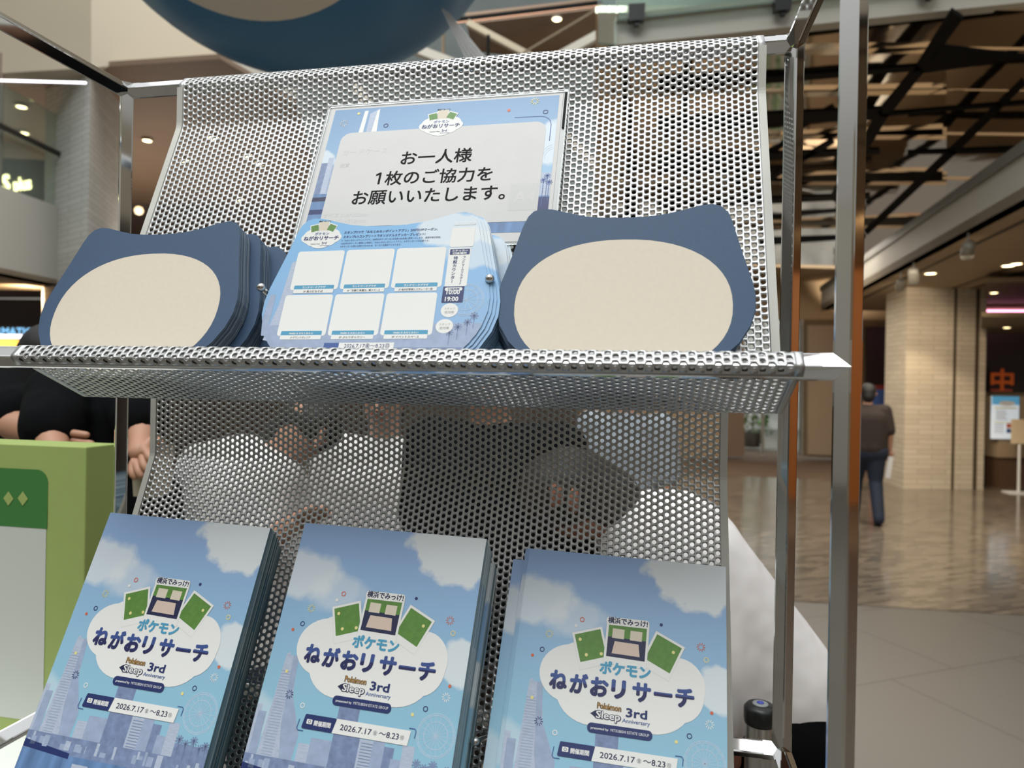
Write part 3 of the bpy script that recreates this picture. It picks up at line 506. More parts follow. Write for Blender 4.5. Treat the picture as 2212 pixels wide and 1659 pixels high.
def cover_parts():
    z0 = BT / 2 + 6e-5; out = []
    # skyline picture
    p = Print(); T = lambda l: [(x*mm, y*mm) for x, y in l]
    p.poly(T([(18, -136), (32, -136), (33, -150), (40, -202), (52, -230), (12, -230), (14, -205)]), M_sky2, z0).poly(T([(26, -136), (32, -136), (35, -170), (52, -206), (50, -232), (38, -232), (31, -200)]), M_sky1, z0 + 2e-5).poly(T([(18, -136), (20, -133.5), (22, -133.5), (22, -136)]), M_sky2, z0)
    for i, (x0, x1, y) in enumerate([(0, 6, -184), (3, 12, -190), (88, 110, -174), (54, 66, -212), (66, 88, -206), (98, 116, -190), (116, 132, -200), (130, 142, -190), (142, 152, -203), (160, 172, -199), (150, 160, -212), (172, 210, -216)]): p.rect(x0*mm, -.236, x1*mm, y*mm, (M_sky2, M_sky1, M_sky3)[i % 3], z0 + (3 + i) * 6e-6)
    for x0, x1, ya, yb in ((88, 98, -176, -232), (117, 131, -202, -232), (16, 30, -150, -228)):
        for k in range(int((ya - yb) / 2.6)): p.rect((x0 + 1)*mm, (ya - 2.6 * k - 1.6)*mm, (x1 - 1)*mm, (ya - 2.6 * k - .8)*mm, M_sky3 if x0 > 20 else M_sky1, z0 + 1.2e-4)
    for r in (19, 17.5, 12): p.ring(.190, -.187, r*mm, .6*mm, M_wheel, z0 + 6e-5, 30)
    for a in range(18): t = a * math.pi / 9; p.line([(.190, -.187), (.190 + .019 * math.cos(t), -.187 + .019 * math.sin(t))], .0004, M_wheel, z0 + 6e-5)
    p.rect(0, -.246, .210, -.228, M_sky3, z0 + 1.3e-4).rect(0, -.297, .210, -.244, M_water, z0 + 1.5e-4).poly(T([(0, -236), (58, -242), (58, -247), (0, -243)]), M_navyink, z0 + 1.7e-4)
    rr = random.Random(5)
    for k in range(40): x = rr.uniform(0, 208); h = rr.uniform(3, 12); p.rect(x*mm, -.240, (x + rr.uniform(2, 7))*mm, (-240 + h)*mm, rr.choice((M_sky1, M_sky2, M_sky3)), z0 + 1.4e-4 + k * 1e-6)
    for k in range(9): x = rr.uniform(0, 200); p.rect(x*mm, -.295, (x + rr.uniform(5, 14))*mm, -.250, rr.choice((M_sky3, M_sky2)), z0 + 1.9e-4 + k * 1e-6)
    for x, y in ((176, -212), (184, -215), (192, -211), (200, -217), (206, -214)):
        p.line([(x*mm, (y - 22)*mm), (x*mm, y*mm)], .9*mm, M_sky3, z0 + 2.1e-4)
        for a in range(9): t = a * math.pi / 4.5; p.line([(x*mm, y*mm), ((x + 4.5 * math.cos(t))*mm, (y + 4.5 * math.sin(t) - .8)*mm)], 1.1*mm, M_sky3, z0 + 2.1e-4)
    out.append(('skyline_picture', p))
    p = Print(); z = z0 + 2.5e-4
    for (x, y), m_ in zip([(65.3, -70.4), (27.1, -104.6), (190.6, -95.7), (49, -179.7), (175.7, -165.9)], (M_orange, M_navyink, M_yellow, M_white, M_navyink)): p.ring(x*mm, y*mm, 2.5*mm, .8*mm, m_, z)
    for (x, y), m_ in zip([(59.4, -77.2), (145.9, -66.8), (17.9, -111.4), (196, -143.3), (163.8, -172.4), (22.7, -151.3)], (M_white, M_navyink, M_orange, M_orange, M_yellow, M_yellow)): p.ell(x*mm, y*mm, 1.6*mm, 1.6*mm, m_, z, 14)
    for (x, y), m_ in zip([(32.8, -88.5), (185.4, -84.1), (32, -171.7), (194.1, -153.5)], (M_yellow, M_orange, M_navyink, M_white)): p.burst(x*mm, y*mm, 4.3*mm, m_, z)
    out.append(('printed_confetti', p))
    p = Print(); z = z0 + 2.8e-4
    for i, (x, y, rx, ry) in enumerate([(108, -128, 72, 32), (60, -124, 33, 28), (164, -124, 26, 27), (82, -140, 36, 29), (140, -138, 38, 31), (108, -142, 40, 28), (130, -112, 45, 22), (80, -108, 34, 18), (166, -130, 23, 26)]): p.ell(x*mm, y*mm, rx*mm, ry*mm, M_white, z + i * 2e-6, 36)
    out.append(('cloud_badge', p))
    def pola(cx, cy, w, h, r, fill, zz):
        p = Print(); ca, sa = math.cos(r), math.sin(r); q = lambda pts: [((cx + u * ca - v * sa)*mm, (cy + u * sa + v * ca)*mm) for u, v in pts]
        p.poly(q([(-w / 2 - 2.4, -h / 2 - 7.3), (w / 2 + 2.4, -h / 2 - 7.3), (w / 2 + 2.4, h / 2 + 2.4), (-w / 2 - 2.4, h / 2 + 2.4)]), M_ltgrey, zz).poly(q([(-w / 2 - 2.2, -h / 2 - 7), (w / 2 + 2.2, -h / 2 - 7), (w / 2 + 2.2, h / 2 + 2.2), (-w / 2 - 2.2, h / 2 + 2.2)]), M_white, zz + 2e-5)
        p.poly(q([(-w / 2, -h / 2), (w / 2, -h / 2), (w / 2, h / 2), (-w / 2, h / 2)]), M_green, zz + 4e-5)
        return p, q
    zz = z0 + 3.4e-4
    p, q = pola(76.0, -95.2, 27, 27.5, .31, M_green, zz)
    for u, v in ((-9, 8), (9, -10), (-6, -8)): x, y = q([(u, v)])[0]; p.ell(x, y, .0017, .0017, M_yellow, zz + 6e-5, 8)
    out.append(('polaroid_photo', p))
    p, q = pola(149.0, -94.5, 27, 27.5, -.42, M_green, zz); x, y = q([(8, 6)])[0]; p.ell(x, y, .0016, .0016, M_yellow, zz + 6e-5, 8); out.append(('polaroid_photo', p))
    p, q = pola(112.2, -87.5, 38.5, 33, -.025, M_green, zz + 8e-5)
    p.poly(q([(-19.2, -16.5), (19.2, -16.5), (19.2, 3), (-19.2, 3)]), M_navyink2, zz + 1.5e-4).poly(q([(-15, 2), (-3, 2), (-3, 11.5), (-15, 11.5)]), M_cream, zz + 1.7e-4).poly(q([(3, 2), (15, 2), (15, 11.5), (3, 11.5)]), M_cream, zz + 1.7e-4).poly(q([(-14, -13), (14, -13), (12, -1), (-12, -1)]), mat('quilt_print', '#d9c4b4', .5), zz + 1.8e-4)
    out.append(('polaroid_photo', p))
    p = Print(); z = z0 + 5.6e-4
    p.rect(90.5*mm, -72.5*mm, 134*mm, -64.5*mm, M_white, z, r=3*mm).text('横浜でみっけ!', 92*mm, 132.5*mm, -70.2*mm, 6.8*mm, M_navyink2, z + 3e-5, bold=.035, rot=-.01)
    p.text('ポケモン', 87*mm, 137.5*mm, -119.6*mm, 13*mm, M_teal, z, bold=.05, res=3); x = 36.8
    for i, ch in enumerate('ねがおリサーチ'):      # two-tone print: lower half darker
        x0 = 38 + i * 20.6; p.text(ch, x0*mm, (x0 + (18.2 if ch not in 'リ' else 14.5))*mm, (-140.5 + (1.2, 0, -.3, .2, 0, .2, .2)[i] * 1.2)*mm, 19.5*mm, M_title, z, bold=.055, res=3)
    out.append(('title_lettering', p))
    p = Print()
    p.text('Pokémon', 87.4*mm, 111*mm, -152.6*mm, 7.4*mm, M_black, z, bold=.055, rot=-.02).text('Pokémon', 88*mm, 110.5*mm, -152.5*mm, 7.2*mm, M_gold, z + 3e-5, bold=.015, rot=-.02)
    p.poly([(81.5*mm, -158*mm), (86*mm, -155*mm), (90*mm, -154.5*mm), (92*mm, -162*mm), (87*mm, -161.5*mm)], M_navyink2, z).text('Sleep', 86*mm, 111.5*mm, -161.5*mm, 9.6*mm, M_navyink2, z + 2e-5, bold=.075).text('Sleep', 87*mm, 110.5*mm, -161.3*mm, 9.2*mm, M_white, z + 5e-5, bold=.02)
    p.text('3rd', 115.5*mm, 136*mm, -156.8*mm, 11*mm, M_navyink, z, bold=.03).text('Anniversary', 112.5*mm, 138.8*mm, -162.2*mm, 5*mm, M_mid, z, bold=.012)
    out.append(('logo_lettering', p))
    p = Print(); p.rect(79.5*mm, -175*mm, 141.5*mm, -166.2*mm, M_navyink, z, r=4*mm).text('presented by', 83*mm, 100*mm, -171.6*mm, 2.9*mm, M_white, z + 4e-5, bold=.02).text('MITSUBISHI ESTATE GROUP', 102*mm, 138.5*mm, -171.7*mm, 3.5*mm, M_white, z + 4e-5)
    out.append(('sponsor_pill', p))
    p = Print(); p.rect(53*mm, -199.2*mm, 86.5*mm, -186.3*mm, M_navyink, z, r=1.4*mm, skew=2*mm).poly([(86*mm, -199.2*mm), (164*mm, -199.2*mm), (165.5*mm, -186.3*mm), (88.8*mm, -186.3*mm)], M_white, z + 3e-5)
    p.rect(57.5*mm, -194.8*mm, 63.5*mm, -190.6*mm, M_white, z + 4e-5, r=.7*mm).ring(60.5*mm, -192.7*mm, 1.5*mm, .5*mm, M_navyink, z + 6e-5).text('開催期間', 65.5*mm, 83.5*mm, -195*mm, 4.9*mm, M_white, z + 4e-5, bold=.03)
    p.text('2026.7.17', 93.5*mm, 126.5*mm, -195.4*mm, 7.2*mm, M_navyink2, z + 6e-5, bold=.018).text('㊎', 128*mm, 132.5*mm, -195*mm, None, M_navyink2, z + 6e-5).text('〜8.23', 134*mm, 154.5*mm, -195.4*mm, 7.2*mm, M_navyink2, z + 6e-5, bold=.018).text('㊐', 155.5*mm, 160*mm, -195*mm, None, M_navyink2, z + 6e-5)
    p.line([(49.5*mm, -191.5*mm), (48.5*mm, -199.5*mm), (50*mm, -201.3*mm), (56*mm, -201.3*mm)], .7*mm, M_mid, z).line([(163*mm, -184.2*mm), (169*mm, -184.2*mm), (170.4*mm, -186*mm), (169.8*mm, -192*mm)], .7*mm, M_mid, z)
    out.append(('date_banner', p))
    return out
CP = cover_parts(); first_parts = None
def books(F, n, jit, lf, lr, group):
    global first_parts
    for i in range(n):
        dx, dy, rot, ex = jit(i)
        o = bpy.data.objects.new('event_booklet', ME_book); COL.objects.link(o)
        o.matrix_world = F @ Matrix.Translation((dx, dy, -.00215 * i - ex)) @ Matrix.Rotation(rot, 4, 'Z')
        tag(o, lf if i == 0 else lr, 'booklet', None if i == 0 else group)
        if i == 0:
            if first_parts is None:
                first_parts = []; badge = None
                for nm, pp in CP:
                    c = pp.build(nm, badge if nm in ('title_lettering', 'logo_lettering') else o); first_parts.append(c)
                    if nm == 'cloud_badge': badge = c
            else:
                badge = None
                for c in first_parts:
                    d = c.copy(); COL.objects.link(d); d.parent = badge if c.name.split('.')[0] in ('title_lettering', 'logo_lettering') else o
                    if c.name.split('.')[0] == 'cloud_badge': badge = d
def jL(i): a, b, c_ = R_[i + 20]; return ((-.0008 * i + a * .0011) if i else 0, (-.00010 * i - (.004 if i > 26 else 0)) if i else 0, c_ * .002 if i else 0, 0)
def jM(i): a, b, c_ = R_[i + 70]; return ((-.00025 * i + a * .0007 + (.004 if i > 22 else 0)) if i else 0, (-.0002 * i - (.010 if i > 22 else 0)) if i else 0, c_ * .002 if i else 0, 0)
def jR(i): a, b, c_ = R_[i + 120]; return ((-.0025 * i if i < 3 else -.0165 - .0004 * i) if i else 0, (0 if i < 3 else -.012) if i else 0, c_ * .001 if i else 0, 0)
books(frame((-.6135, .7124, -.1596), .4383, -.0459, -.0191), 40, jL, 'front blue skyline booklet of the left-hand pile on the lower shelf', 'blue booklet behind the front one of the left-hand pile', 'booklets in the left-hand pile')
books(frame((-.3747, .724, -.1604), .4509, -.0521, -.0136), 38, jM, 'front blue skyline booklet of the middle pile on the lower shelf', 'blue booklet behind the front one of the middle pile', 'booklets in the middle pile')
books(frame((-.1303, .774, -.1846), .5409, .0059, -.0317), 10, jR, 'front blue skyline booklet of the right-hand pile on the lower shelf', 'blue booklet behind the front one of the right-hand pile', 'booklets in the right-hand pile')
# ---------------------------------------------------------------- divider pins
nrm = Vector((0, -COS, SIN))
def pin(px, py, t, zk, lab):
    r = cF + cR * ((px - W / 2) / FPX) - cU * ((py - H / 2) / FPX); P0 = Vector((0, .846, zk)) + nrm * t; tip = r * (P0.dot(nrm) / r.dot(nrm)); base = tip - nrm * (t - .001)
    o = empty('divider_pin', base + Vector((0, 0, CZ)), lab, 'pin', 'ball-tipped pins on the perforated shelves')
    lathe('pin_shaft', [(.0075, 0), (.0075, .002), (.0028, .003), (.0028, t - .004)], M_joint, o, axis=nrm, seg=14)
    lathe('ball_tip', [(.0005, -.0045), (.0025, -.004), (.0042, -.0022), (.0048, 0), (.0042, .0022), (.0025, .004), (.0005, .0045)], M_joint, o, loc=nrm * t, axis=nrm, seg=14)
pin(1027, 1601, .060, -.1072, 'ball-tipped metal pin between the middle and right booklet piles')
pin(1058, 603, .062, .3355, 'ball-tipped metal pin between the middle and right card stacks')
pin(565, 622, .062, .3355, 'ball-tipped metal pin between the left and middle card stacks')
# ================================================================ THE MALL
def hz(px): return 826.1 + .0179 * (px - 1106)
def onz(px, py, z): return ground(px, py, z)
M_tile = brick_mat('grey_floor_tile', '#625d54', '#5d584f', '#454039', .9, .9, .38, .006, 'XY', 0)
M_gloss = brick_mat('polished_pattern_floor', '#8a7d6c', '#5c544a', '#73695a', .16, .045, .13, .004, 'XY', 0)
M_carpet = mat('brown_carpet', '#6b5644', .9, noise=(30, .15))
M_brick = brick_mat('cream_brick', '#cfc4b0', '#c3b7a2', '#a09580', .32, .075, .6, .004, 'UZ', .5)
M_brickL = brick_mat('pale_brick', '#cfcfca', '#c4c4be', '#aaaaa2', .30, .06, .6, .004, 'ADD', .5)
M_plaster = mat('warm_plaster', '#a89478', .7, noise=(2, .06)); M_beige = mat('beige_plaster', '#b3a994', .7, noise=(2, .05))
M_brownc = mat('brown_soffit', '#86705c', .6, noise=(1.5, .1)); M_dark = mat('dark_shopfront', '#241b14', .4)
M_olive = mat('olive_panel', '#6f6048', .6); M_wht = mat('white_paintwork', '#c2bfb4', .6, noise=(2, .04)); M_blackm = mat('black_steel', '#060606', .7, spec=.15)
M_glass = mat('green_glass', (.72, .86, .80, 1), .04, trans=.92); M_mirror = mat('mirror_ceiling', (.86, .74, .60, 1), .06, 1.0, bump=(1.6, .10, .05))
M_lamp = mat('lamp_glow', '#fff0cc', .5, emis='#ffe2a8', es=9); M_pink = mat('pink_tube', '#f6b3c8', .5, emis='#ff9fc0', es=3.2); M_strip = mat('white_tube', '#ffffff', .5, emis='#f4f0ff', es=3)
# floors
g = struct(box('floor', (0, 8, -.05), (60, 60, .1), M_tile))
a, b = onz(1500, 1286, 0), onz(2212, 1330, 0); d = (b - a).normalized(); nn = Vector((-d.y, d.x, 0))
if nn.y < 0: nn = -nn
p0, p1 = a - d * 14, a + d * 16
struct(prism('floor', [p0, p1, p1 + nn * 9.6, p0 + nn * 9.6], (0, 0, .004), M_gloss))
q0, q1 = onz(1500, 1024, .004), onz(1900, 1040, .004); d2 = (q1 - q0).normalized(); n2 = Vector((-d2.y, d2.x, 0)); n2 = n2 if n2.y > 0 else -n2
struct(prism('floor', [q0 - d2 * 14, q0 + d2 * 3.2, q0 + d2 * 3.2 + n2 * 5, q0 - d2 * 14 + n2 * 5], (0, 0, .004), M_carpet))
# cream brick pier, right
A, B, C = onz(1951, 1056, 0), onz(2124, 1058, 0), onz(1914, 1043, 0); Zc = 3.04
A.z = B.z = C.z = 0; back = (C - A)
pier = struct(prism('wall_right', [A, B, B + back * 2.2, C + (B - A) * .0 + back * .2], (0, 0, Zc), M_brick))
wd_ = (B - A).normalized()
for px in (2056, 2104):
    k = ((px - 1951) / (2124 - 1951)); P = A.lerp(B, k) - back.normalized() * .004
    struct(box('trim_1', P + Vector((0, 0, Zc / 2)), (.05 if px > 2080 else .035, .02, Zc), mat('joint_steel', '#4a3d2e', .4), R=Matrix.Rotation(math.atan2(wd_.y, wd_.x), 3, 'Z')))
# shop interior right of the pier
far = onz(2150, 1052, 0); dS = (far - Vector((0, 0, CZ))).dot(cF)
struct(panel('wall_shop', [(2115, 1052, dS + 2), (2600, 1060, dS + 2), (2600, 640, dS + 2), (2115, 640, dS + 2)], M_plaster, .1))
struct(panel('wall_shop', [(2118, 716, dS + 1.9), (2500, 716, dS + 1.9), (2500, 846, dS + 1.9), (2118, 846, dS + 1.9)], M_dark, .05))
o = empty('neon_tube', at(2170, 675, dS + .6), 'long pink glowing tube above the shop counter', 'light')
bm = bmesh.new(); bar(bm, at(2120, 675, dS + .6) - o.location, at(2400, 676, dS + .6) - o.location, .045, segs=12); from_bm('tube', bm, M_pink, o)
bm = bmesh.new(); bar(bm, at(2121, 664, dS + .6) - o.location, at(2400, 664, dS + .6) - o.location, .03, segs=4); from_bm('tube_bracket', bm, M_olive, o)
co = empty('shop_counter', at(2160, 1000, dS + .7), 'pale shop counter with brown base behind the poster', 'counter'); R0 = Matrix.Rotation(math.atan2(wd_.y, wd_.x), 3, 'Z')
cc = at(2230, 1000, dS + .12); cc.z = 0; co.location = cc
box('counter_body', (0, 0, .95), (1.5, .5, .95), mat('counter_front', '#a08c70', .5), co, .01, R0); box('counter_base', (0, .03, .24), (1.44, .46, .48), mat('counter_wood', '#5a4330', .5), co, 0, R0)
def flat_sign(name, px0, py0, px1, py1, d, m, label, cat, th=.02):
    c = at((px0 + px1) / 2, (py0 + py1) / 2, d); w = (px1 - px0) * d / FPX; h = (py1 - py0) * d / FPX
    o = empty(name, c, label, cat); Rm = Matrix((cR, -cF, cU)).transposed()
    yaw = math.atan2(cR.y, cR.x); o.rotation_euler = (math.pi / 2, 0, yaw)
    box(name.split('_')[0] + '_board', (0, 0, 0), (w, h, th), m, o); return o, w, h
o, w, h = flat_sign('information_poster', 2141, 856, 2200, 948, dS - .2, mat('poster_white', '#dfe6ea', .4, emis='#cfe0f0', es=.35), 'backlit white and blue information poster on the shop counter', 'poster')
p = Print(); z = .012; p.rect(-w / 2, h * .30, w / 2, h / 2, mat('poster_blue', '#5fa8cc', .5, emis='#4fa0d0', es=.3), z).ell(w * .05, h * .33, w * .3, h * .06, M_white, z + .001).rect(-w * .4, h * .21, w * .42, h * .24, M_yellow, z).rect(-w * .4, -h * .12, w * .42, -h * .10, M_yellow, z).rect(w * .05, -h * .24, w * .28, -h * .14, M_orange, z).rect(w * .05, -h * .36, w * .28, -h * .26, M_mid, z)
for k in range(6): p.rect(-w * .35, h * (.15 - .04 * k), w * (.0 + .05 * (k % 3)), h * (.165 - .04 * k), M_grey, z)
for k in range(5): p.rect(-w * .4, -h * (.16 + .05 * k), -w * .05, -h * (.145 + .05 * k), M_grey, z)
p.build('poster_print', o)
o, w, h = flat_sign('shop_emblem', 2136, 795, 2192, 845, dS + 1.87, mat('emblem_back', '#2a2018', .5), 'orange character sign on the dark shop panel', 'sign', .01)
p = Print(); p.text('中', -w * .45, w * .45, -h * .40, h * 1.0, mat('orange_sign', '#b85a1c', .4, emis='#c85a14', es=.12), .012, bold=.03).rect(-w * .45, -h * .5, w * .4, -h * .42, M_orange, .012); p.build('sign_lettering', o)
st = empty('floor_sign_stand', onz(2200, 1066, 0), 'thin white floor stand holding a small cream notice with red writing', 'sign stand'); sp_ = st.location
dst = (sp_ - Vector((0, 0, CZ))).dot(cF); top = at(2199, 935, dst)
bm = bmesh.new(); bar(bm, (0, 0, 0), (0, 0, top.z), .018, segs=10); from_bm('pole', bm, M_white, st); box('base_plate', (0, 0, .01), (.34, .26, .02), M_white, st, .004)
box('notice_board', (.03, -.02, top.z + .02), (.30, .02, .36), mat('cream_board', '#d9c6a4', .5), st, .004)
p = Print(); p.vtext('お知らせ', 0, .14, -.14, .075, mat('red_ink', '#a8342a', .5), 0, .03); q = p.build('red_lettering', st); q.rotation_euler = (math.pi / 2, 0, 0); q.location = (.10, -.032, top.z + .02)
# low warm ceiling with fascia and slots, right
e1, e2 = onz(1915, 592, Zc), onz(2212, 430, Zc); de = (e2 - e1).normalized(); n_r = Vector((cR.x, cR.y, 0))
f1, f2 = e1 - de * 4.6, e2 + de * 6
struct(prism('ceiling', [f1, f2, f2 + n_r * 9, f1 + n_r * 9 ], (0, 0, .1), M_plaster))
struct(prism('trim_2', [f1, f2, f2 + Vector((0, 0, .36)), f1 + Vector((0, 0, .36))], n_r * .12, M_wht))
struct(prism('trim_2', [f1 + Vector((0, 0, .36)) - n_r * .03, f2 + Vector((0, 0, .36)) - n_r * .03, f2 + Vector((0, 0, .46)) - n_r * .03, f1 + Vector((0, 0, .46)) - n_r * .03], n_r * .15, mat('grey_fascia', '#77766e', .5)))
for off in (.32, 1.32, 1.62):      # dark slots in the ceiling
    a_, b_ = f1 + n_r * off + de * .3, f2 + n_r * off; struct(prism('trim_3', [a_, b_, b_ + n_r * .05, a_ + n_r * .05], (0, 0, -.006), mat('slot_dark', '#3a3024', .6)))
def downlight(px, py, z, lab, r=.07, en=0, grp='recessed downlights in the mall ceilings', tgt=None, ang=70):
    c = onz(px, py, z); o = empty('downlight', c, lab, 'light', grp)
    lathe('trim_ring', [(r * 1.25, 0), (r * 1.25, -.012), (r, -.016), (r, -.004)], M_wht, o, seg=20); lathe('lens', [(r * .95, -.006), (r * .9, -.014), (.01, -.018)], M_lamp, o, seg=20)
    if en: spot_light('downlight_beam', c - Vector((0, 0, .05)), tgt or (c.x, c.y, 0), en, ang)
    return o
downlight(2010, 589, Zc, 'round downlight in the warm ceiling in front of the brick pier', .07, 70, tgt=tuple(A.lerp(B, .25) + Vector((0, -.1, .6))), ang=60)
downlight(2178, 572, Zc, 'bright star-like downlight at the right edge, lower of a close pair', .07, 60); downlight(2196, 568, Zc, 'bright downlight at the right edge, upper of a close pair', .06)
struct(prism('ceiling', [onz(2128, 610, 2.9), onz(2700, 600, 2.9), onz(2700, 655, 2.9), onz(2128, 655, 2.9)], (0, 0, .06), M_olive)); struct(prism('ceiling', [onz(2120, 684, 2.45), onz(2700, 684, 2.45), onz(2700, 722, 2.45), onz(2120, 722, 2.45)], (0, 0, .06), M_olive))
downlight(2147, 631, 2.9, 'small downlight inside the shop above the pink tube', .05); downlight(2175, 706, 2.45, 'small downlight inside the shop below the pink tube', .05)
def track_spot(px, py, z, aim, lab, en, ang=50, lit=True):
    c = onz(px, py, z); o = empty('track_spotlight', c, lab, 'light', 'grey spotlights on the ceiling track'); ax = (Vector(aim) - c).normalized()
    bm = bmesh.new(); bar(bm, (0, 0, .0), (0, 0, -.13), .012, segs=8); from_bm('stem', bm, M_wht, o)
    lh = lathe('lamp_head', [(.025, -.10), (.055, -.08), (.06, .10), (.055, .12)], mat('grey_lamp', '#8f8a7c', .4), o, loc=Vector((0, 0, -.16)), axis=ax); lathe('lens', [(.048, .121), (.046, .126), (.01, .128)], M_lamp if lit else M_wht, lh, loc=Vector((0, 0, -.16)), axis=ax)
    if en: spot_light('track_beam', c + Vector((0, 0, -.16)) + ax * .16, aim, en, ang)
mid = A.lerp(B, .5)
track_spot(2092, 503, Zc, tuple(A.lerp(B, .35) + Vector((0, 0, 1.3))), 'grey track spotlight with a yellow glowing face, nearest the viewer', 150, 42)
track_spot(1974, 566, Zc, tuple(A.lerp(B, .2) + Vector((0, 0, 1.1))), 'grey track spotlight in the middle of the track', 60, 40, False)
track_spot(1946, 588, Zc, tuple(C + Vector((0, 0, 2.4))), 'grey track spotlight at the far end beside the pier corner', 40, 60)
# far wall left of the pier
dW = 14.4
struct(panel('wall_back', [(1150, 596, dW), (1930, 608, dW), (1930, 690, dW), (1150, 690, dW)], M_plaster, .2))
struct(panel('wall_back', [(1735, 690, dW), (1930, 690, dW), (1930, 995, dW), (1735, 985, dW)], M_olive, .2))
struct(panel('door_1', [(1745, 703, dW - .05), (1806, 703, dW - .05), (1806, 984, dW - .05), (1745, 982, dW - .05)], mat('pale_door', '#a3917a', .5), .04))
struct(panel('wall_back', [(1872, 706, dW - .1), (1916, 706, dW - .1), (1916, 990, dW - .1), (1872, 990, dW - .1)], M_dark, .05))
struct(panel('ceiling', [(1150, 560, 12), (1950, 585, 12), (1930, 610, dW), (1150, 600, dW)], M_plaster, .05))
spot_light('cove_light', at(1840, 640, dW - .6), at(1840, 595, dW), 30, 140)
banner, w, h = flat_sign('standing_banner', 1880, 832, 1914, 1021, 12.6, mat('red_banner', '#7d2622', .6), 'red and blue banner beside the brick pier, behind the walking person', 'banner')
p = Print(); p.rect(-w / 2, h * .2, w / 2, h * .45, M_mid, .012).rect(-w / 2, -h * .45, w / 2, -h * .2, M_navyink, .012).rect(-w * .3, -h * .1, w * .3, h * .1, M_orange, .012); p.build('banner_print', banner)
# bright glazed entrance
struct(panel('wall_entrance', [(1555, 690, dW), (1608, 690, dW), (1608, 985, dW), (1555, 985, dW)], M_brownc, .2))
for i, px in enumerate((1648, 1692, 1735)): struct(panel('window_1', [(px - 3, 690, dW), (px + 3, 690, dW), (px + 3, 982, dW), (px - 3, 982, dW)], M_wht, .06))
struct(panel('window_1', [(1608, 700, dW), (1735, 700, dW), (1735, 980, dW), (1608, 980, dW)], mat('entrance_glass', (.9, .95, .95, 1), .02, trans=1), .02))
struct(panel('floor', [(1560, 992, 14.8), (1760, 992, 14.8), (1760, 930, 26), (1500, 930, 26)], mat('bright_paving', '#d8dcdc', .6), .05))
struct(panel('wall_outside', [(1300, 560, 25), (1800, 560, 25), (1800, 935, 25), (1300, 935, 25)], mat('sunlit_facade', '#e4e2dc', .6, noise=(1.2, .5)), .2))
area_light('daylight_outside', at(1620, 560, 19), at(1640, 900, 22), 5, 900, (.95, 1, 1))
def shrub(px, py, d, r, hgt, n, lab, col='#5f9c2c'):
    c = at(px, py, d); o = empty('potted_shrub', c, lab, 'plant', 'green shrubs outside the entrance'); bm = bmesh.new(); rr = random.Random(px)
    for i in range(n):
        th, u = rr.uniform(0, 6.28), rr.random() ** .5; q = Vector((math.cos(th) * r * u, math.sin(th) * r * u * .6, rr.uniform(.3, hgt))); s = rr.uniform(.05, .10)
        e_ = Matrix.Rotation(rr.uniform(0, 6.28), 3, 'Z') @ Matrix.Rotation(rr.uniform(.2, 1.4), 3, 'X'); bm.faces.new([bm.verts.new(q + e_ @ Vector(v)) for v in ((0, -s, 0), (s * .45, 0, .01), (0, s, 0), (-s * .45, 0, .01))])
    me = bpy.data.meshes.new('leaves'); bm.to_mesh(me); bm.free(); link('foliage', me, mat('leaf_green' + col, col, .5, noise=(3, .5)), o)
    lathe('planter', [(.20, 0), (.26, .34), (.23, .35), (.0, .33)][:3], mat('planter_grey', '#4a4a48', .7), o)
shrub(1622, 965, 17, .5, 1.9, 500, 'bright green shrub outside the glazed entrance, beside the rack post'); shrub(1560, 962, 17.5, .5, 1.7, 400, 'green shrub outside the entrance seen through the lower shelf holes', '#7ba63a')
# mirrored ceiling and black lattice, right
ZMR = 4.3
def mp_(px, py): return onz(px, py, ZMR)
strips = [(72, 150, 4), (150, 238, 9), (238, 325, 3), (325, 420, 8), (420, 510, 5), (510, 640, 2)]
fdir = Vector((cF.x, cF.y, 0)).normalized(); rdir = Vector((cR.x, cR.y, 0)).normalized()
for ya_, yb_, tl in strips:
    for xa_, xb_, ex_ in ((1290, 1690, 0), (1690, 2040, 3), (2040, 2700, -2)):
        q = [mp_(xa_ - 4, ya_ - 5), mp_(xb_ + 4, ya_ - 5), mp_(xb_ + 4, yb_ + 7), mp_(xa_ - 4, yb_ + 7)]; c_ = sum(q, Vector()) / 4; T_ = math.tan(math.radians(tl + ex_)); T2 = math.tan(math.radians(ex_ * .8))
        q = [v_ + Vector((0, 0, max(0, .05 + (v_ - c_).dot(fdir) * T_ * .3 + (v_ - c_).dot(rdir) * T2 * .5) + .1)) for v_ in q]
        struct(prism('ceiling', q, (0, 0, .05), M_mirror))
struct(prism('ceiling', [mp_(1480, 60) + Vector((0, 0, 1.2)), mp_(2800, -60) + Vector((0, 0, 1.2)), mp_(2700, 640) + Vector((0, 0, 1.2)), mp_(1480, 640) + Vector((0, 0, 1.2))], (0, 0, .05), M_blackm))
def lat(pts, w0, w1=None):
    w1 = w0 if w1 is None else w1
    (x0, y0), (x1, y1) = pts; L = math.hypot(x1 - x0, y1 - y0); nx, ny = -(y1 - y0) / L, (x1 - x0) / L
    q = [onz(x0 + nx * w0, y0 + ny * w0, ZMR - .02), onz(x0 - nx * w0, y0 - ny * w0, ZMR - .02), onz(x1 - nx * w1, y1 - ny * w1, ZMR - .02), onz(x1 + nx * w1, y1 + ny * w1, ZMR - .02)]
    struct(prism('trim_4', q, (0, 0, -.03), M_blackm))
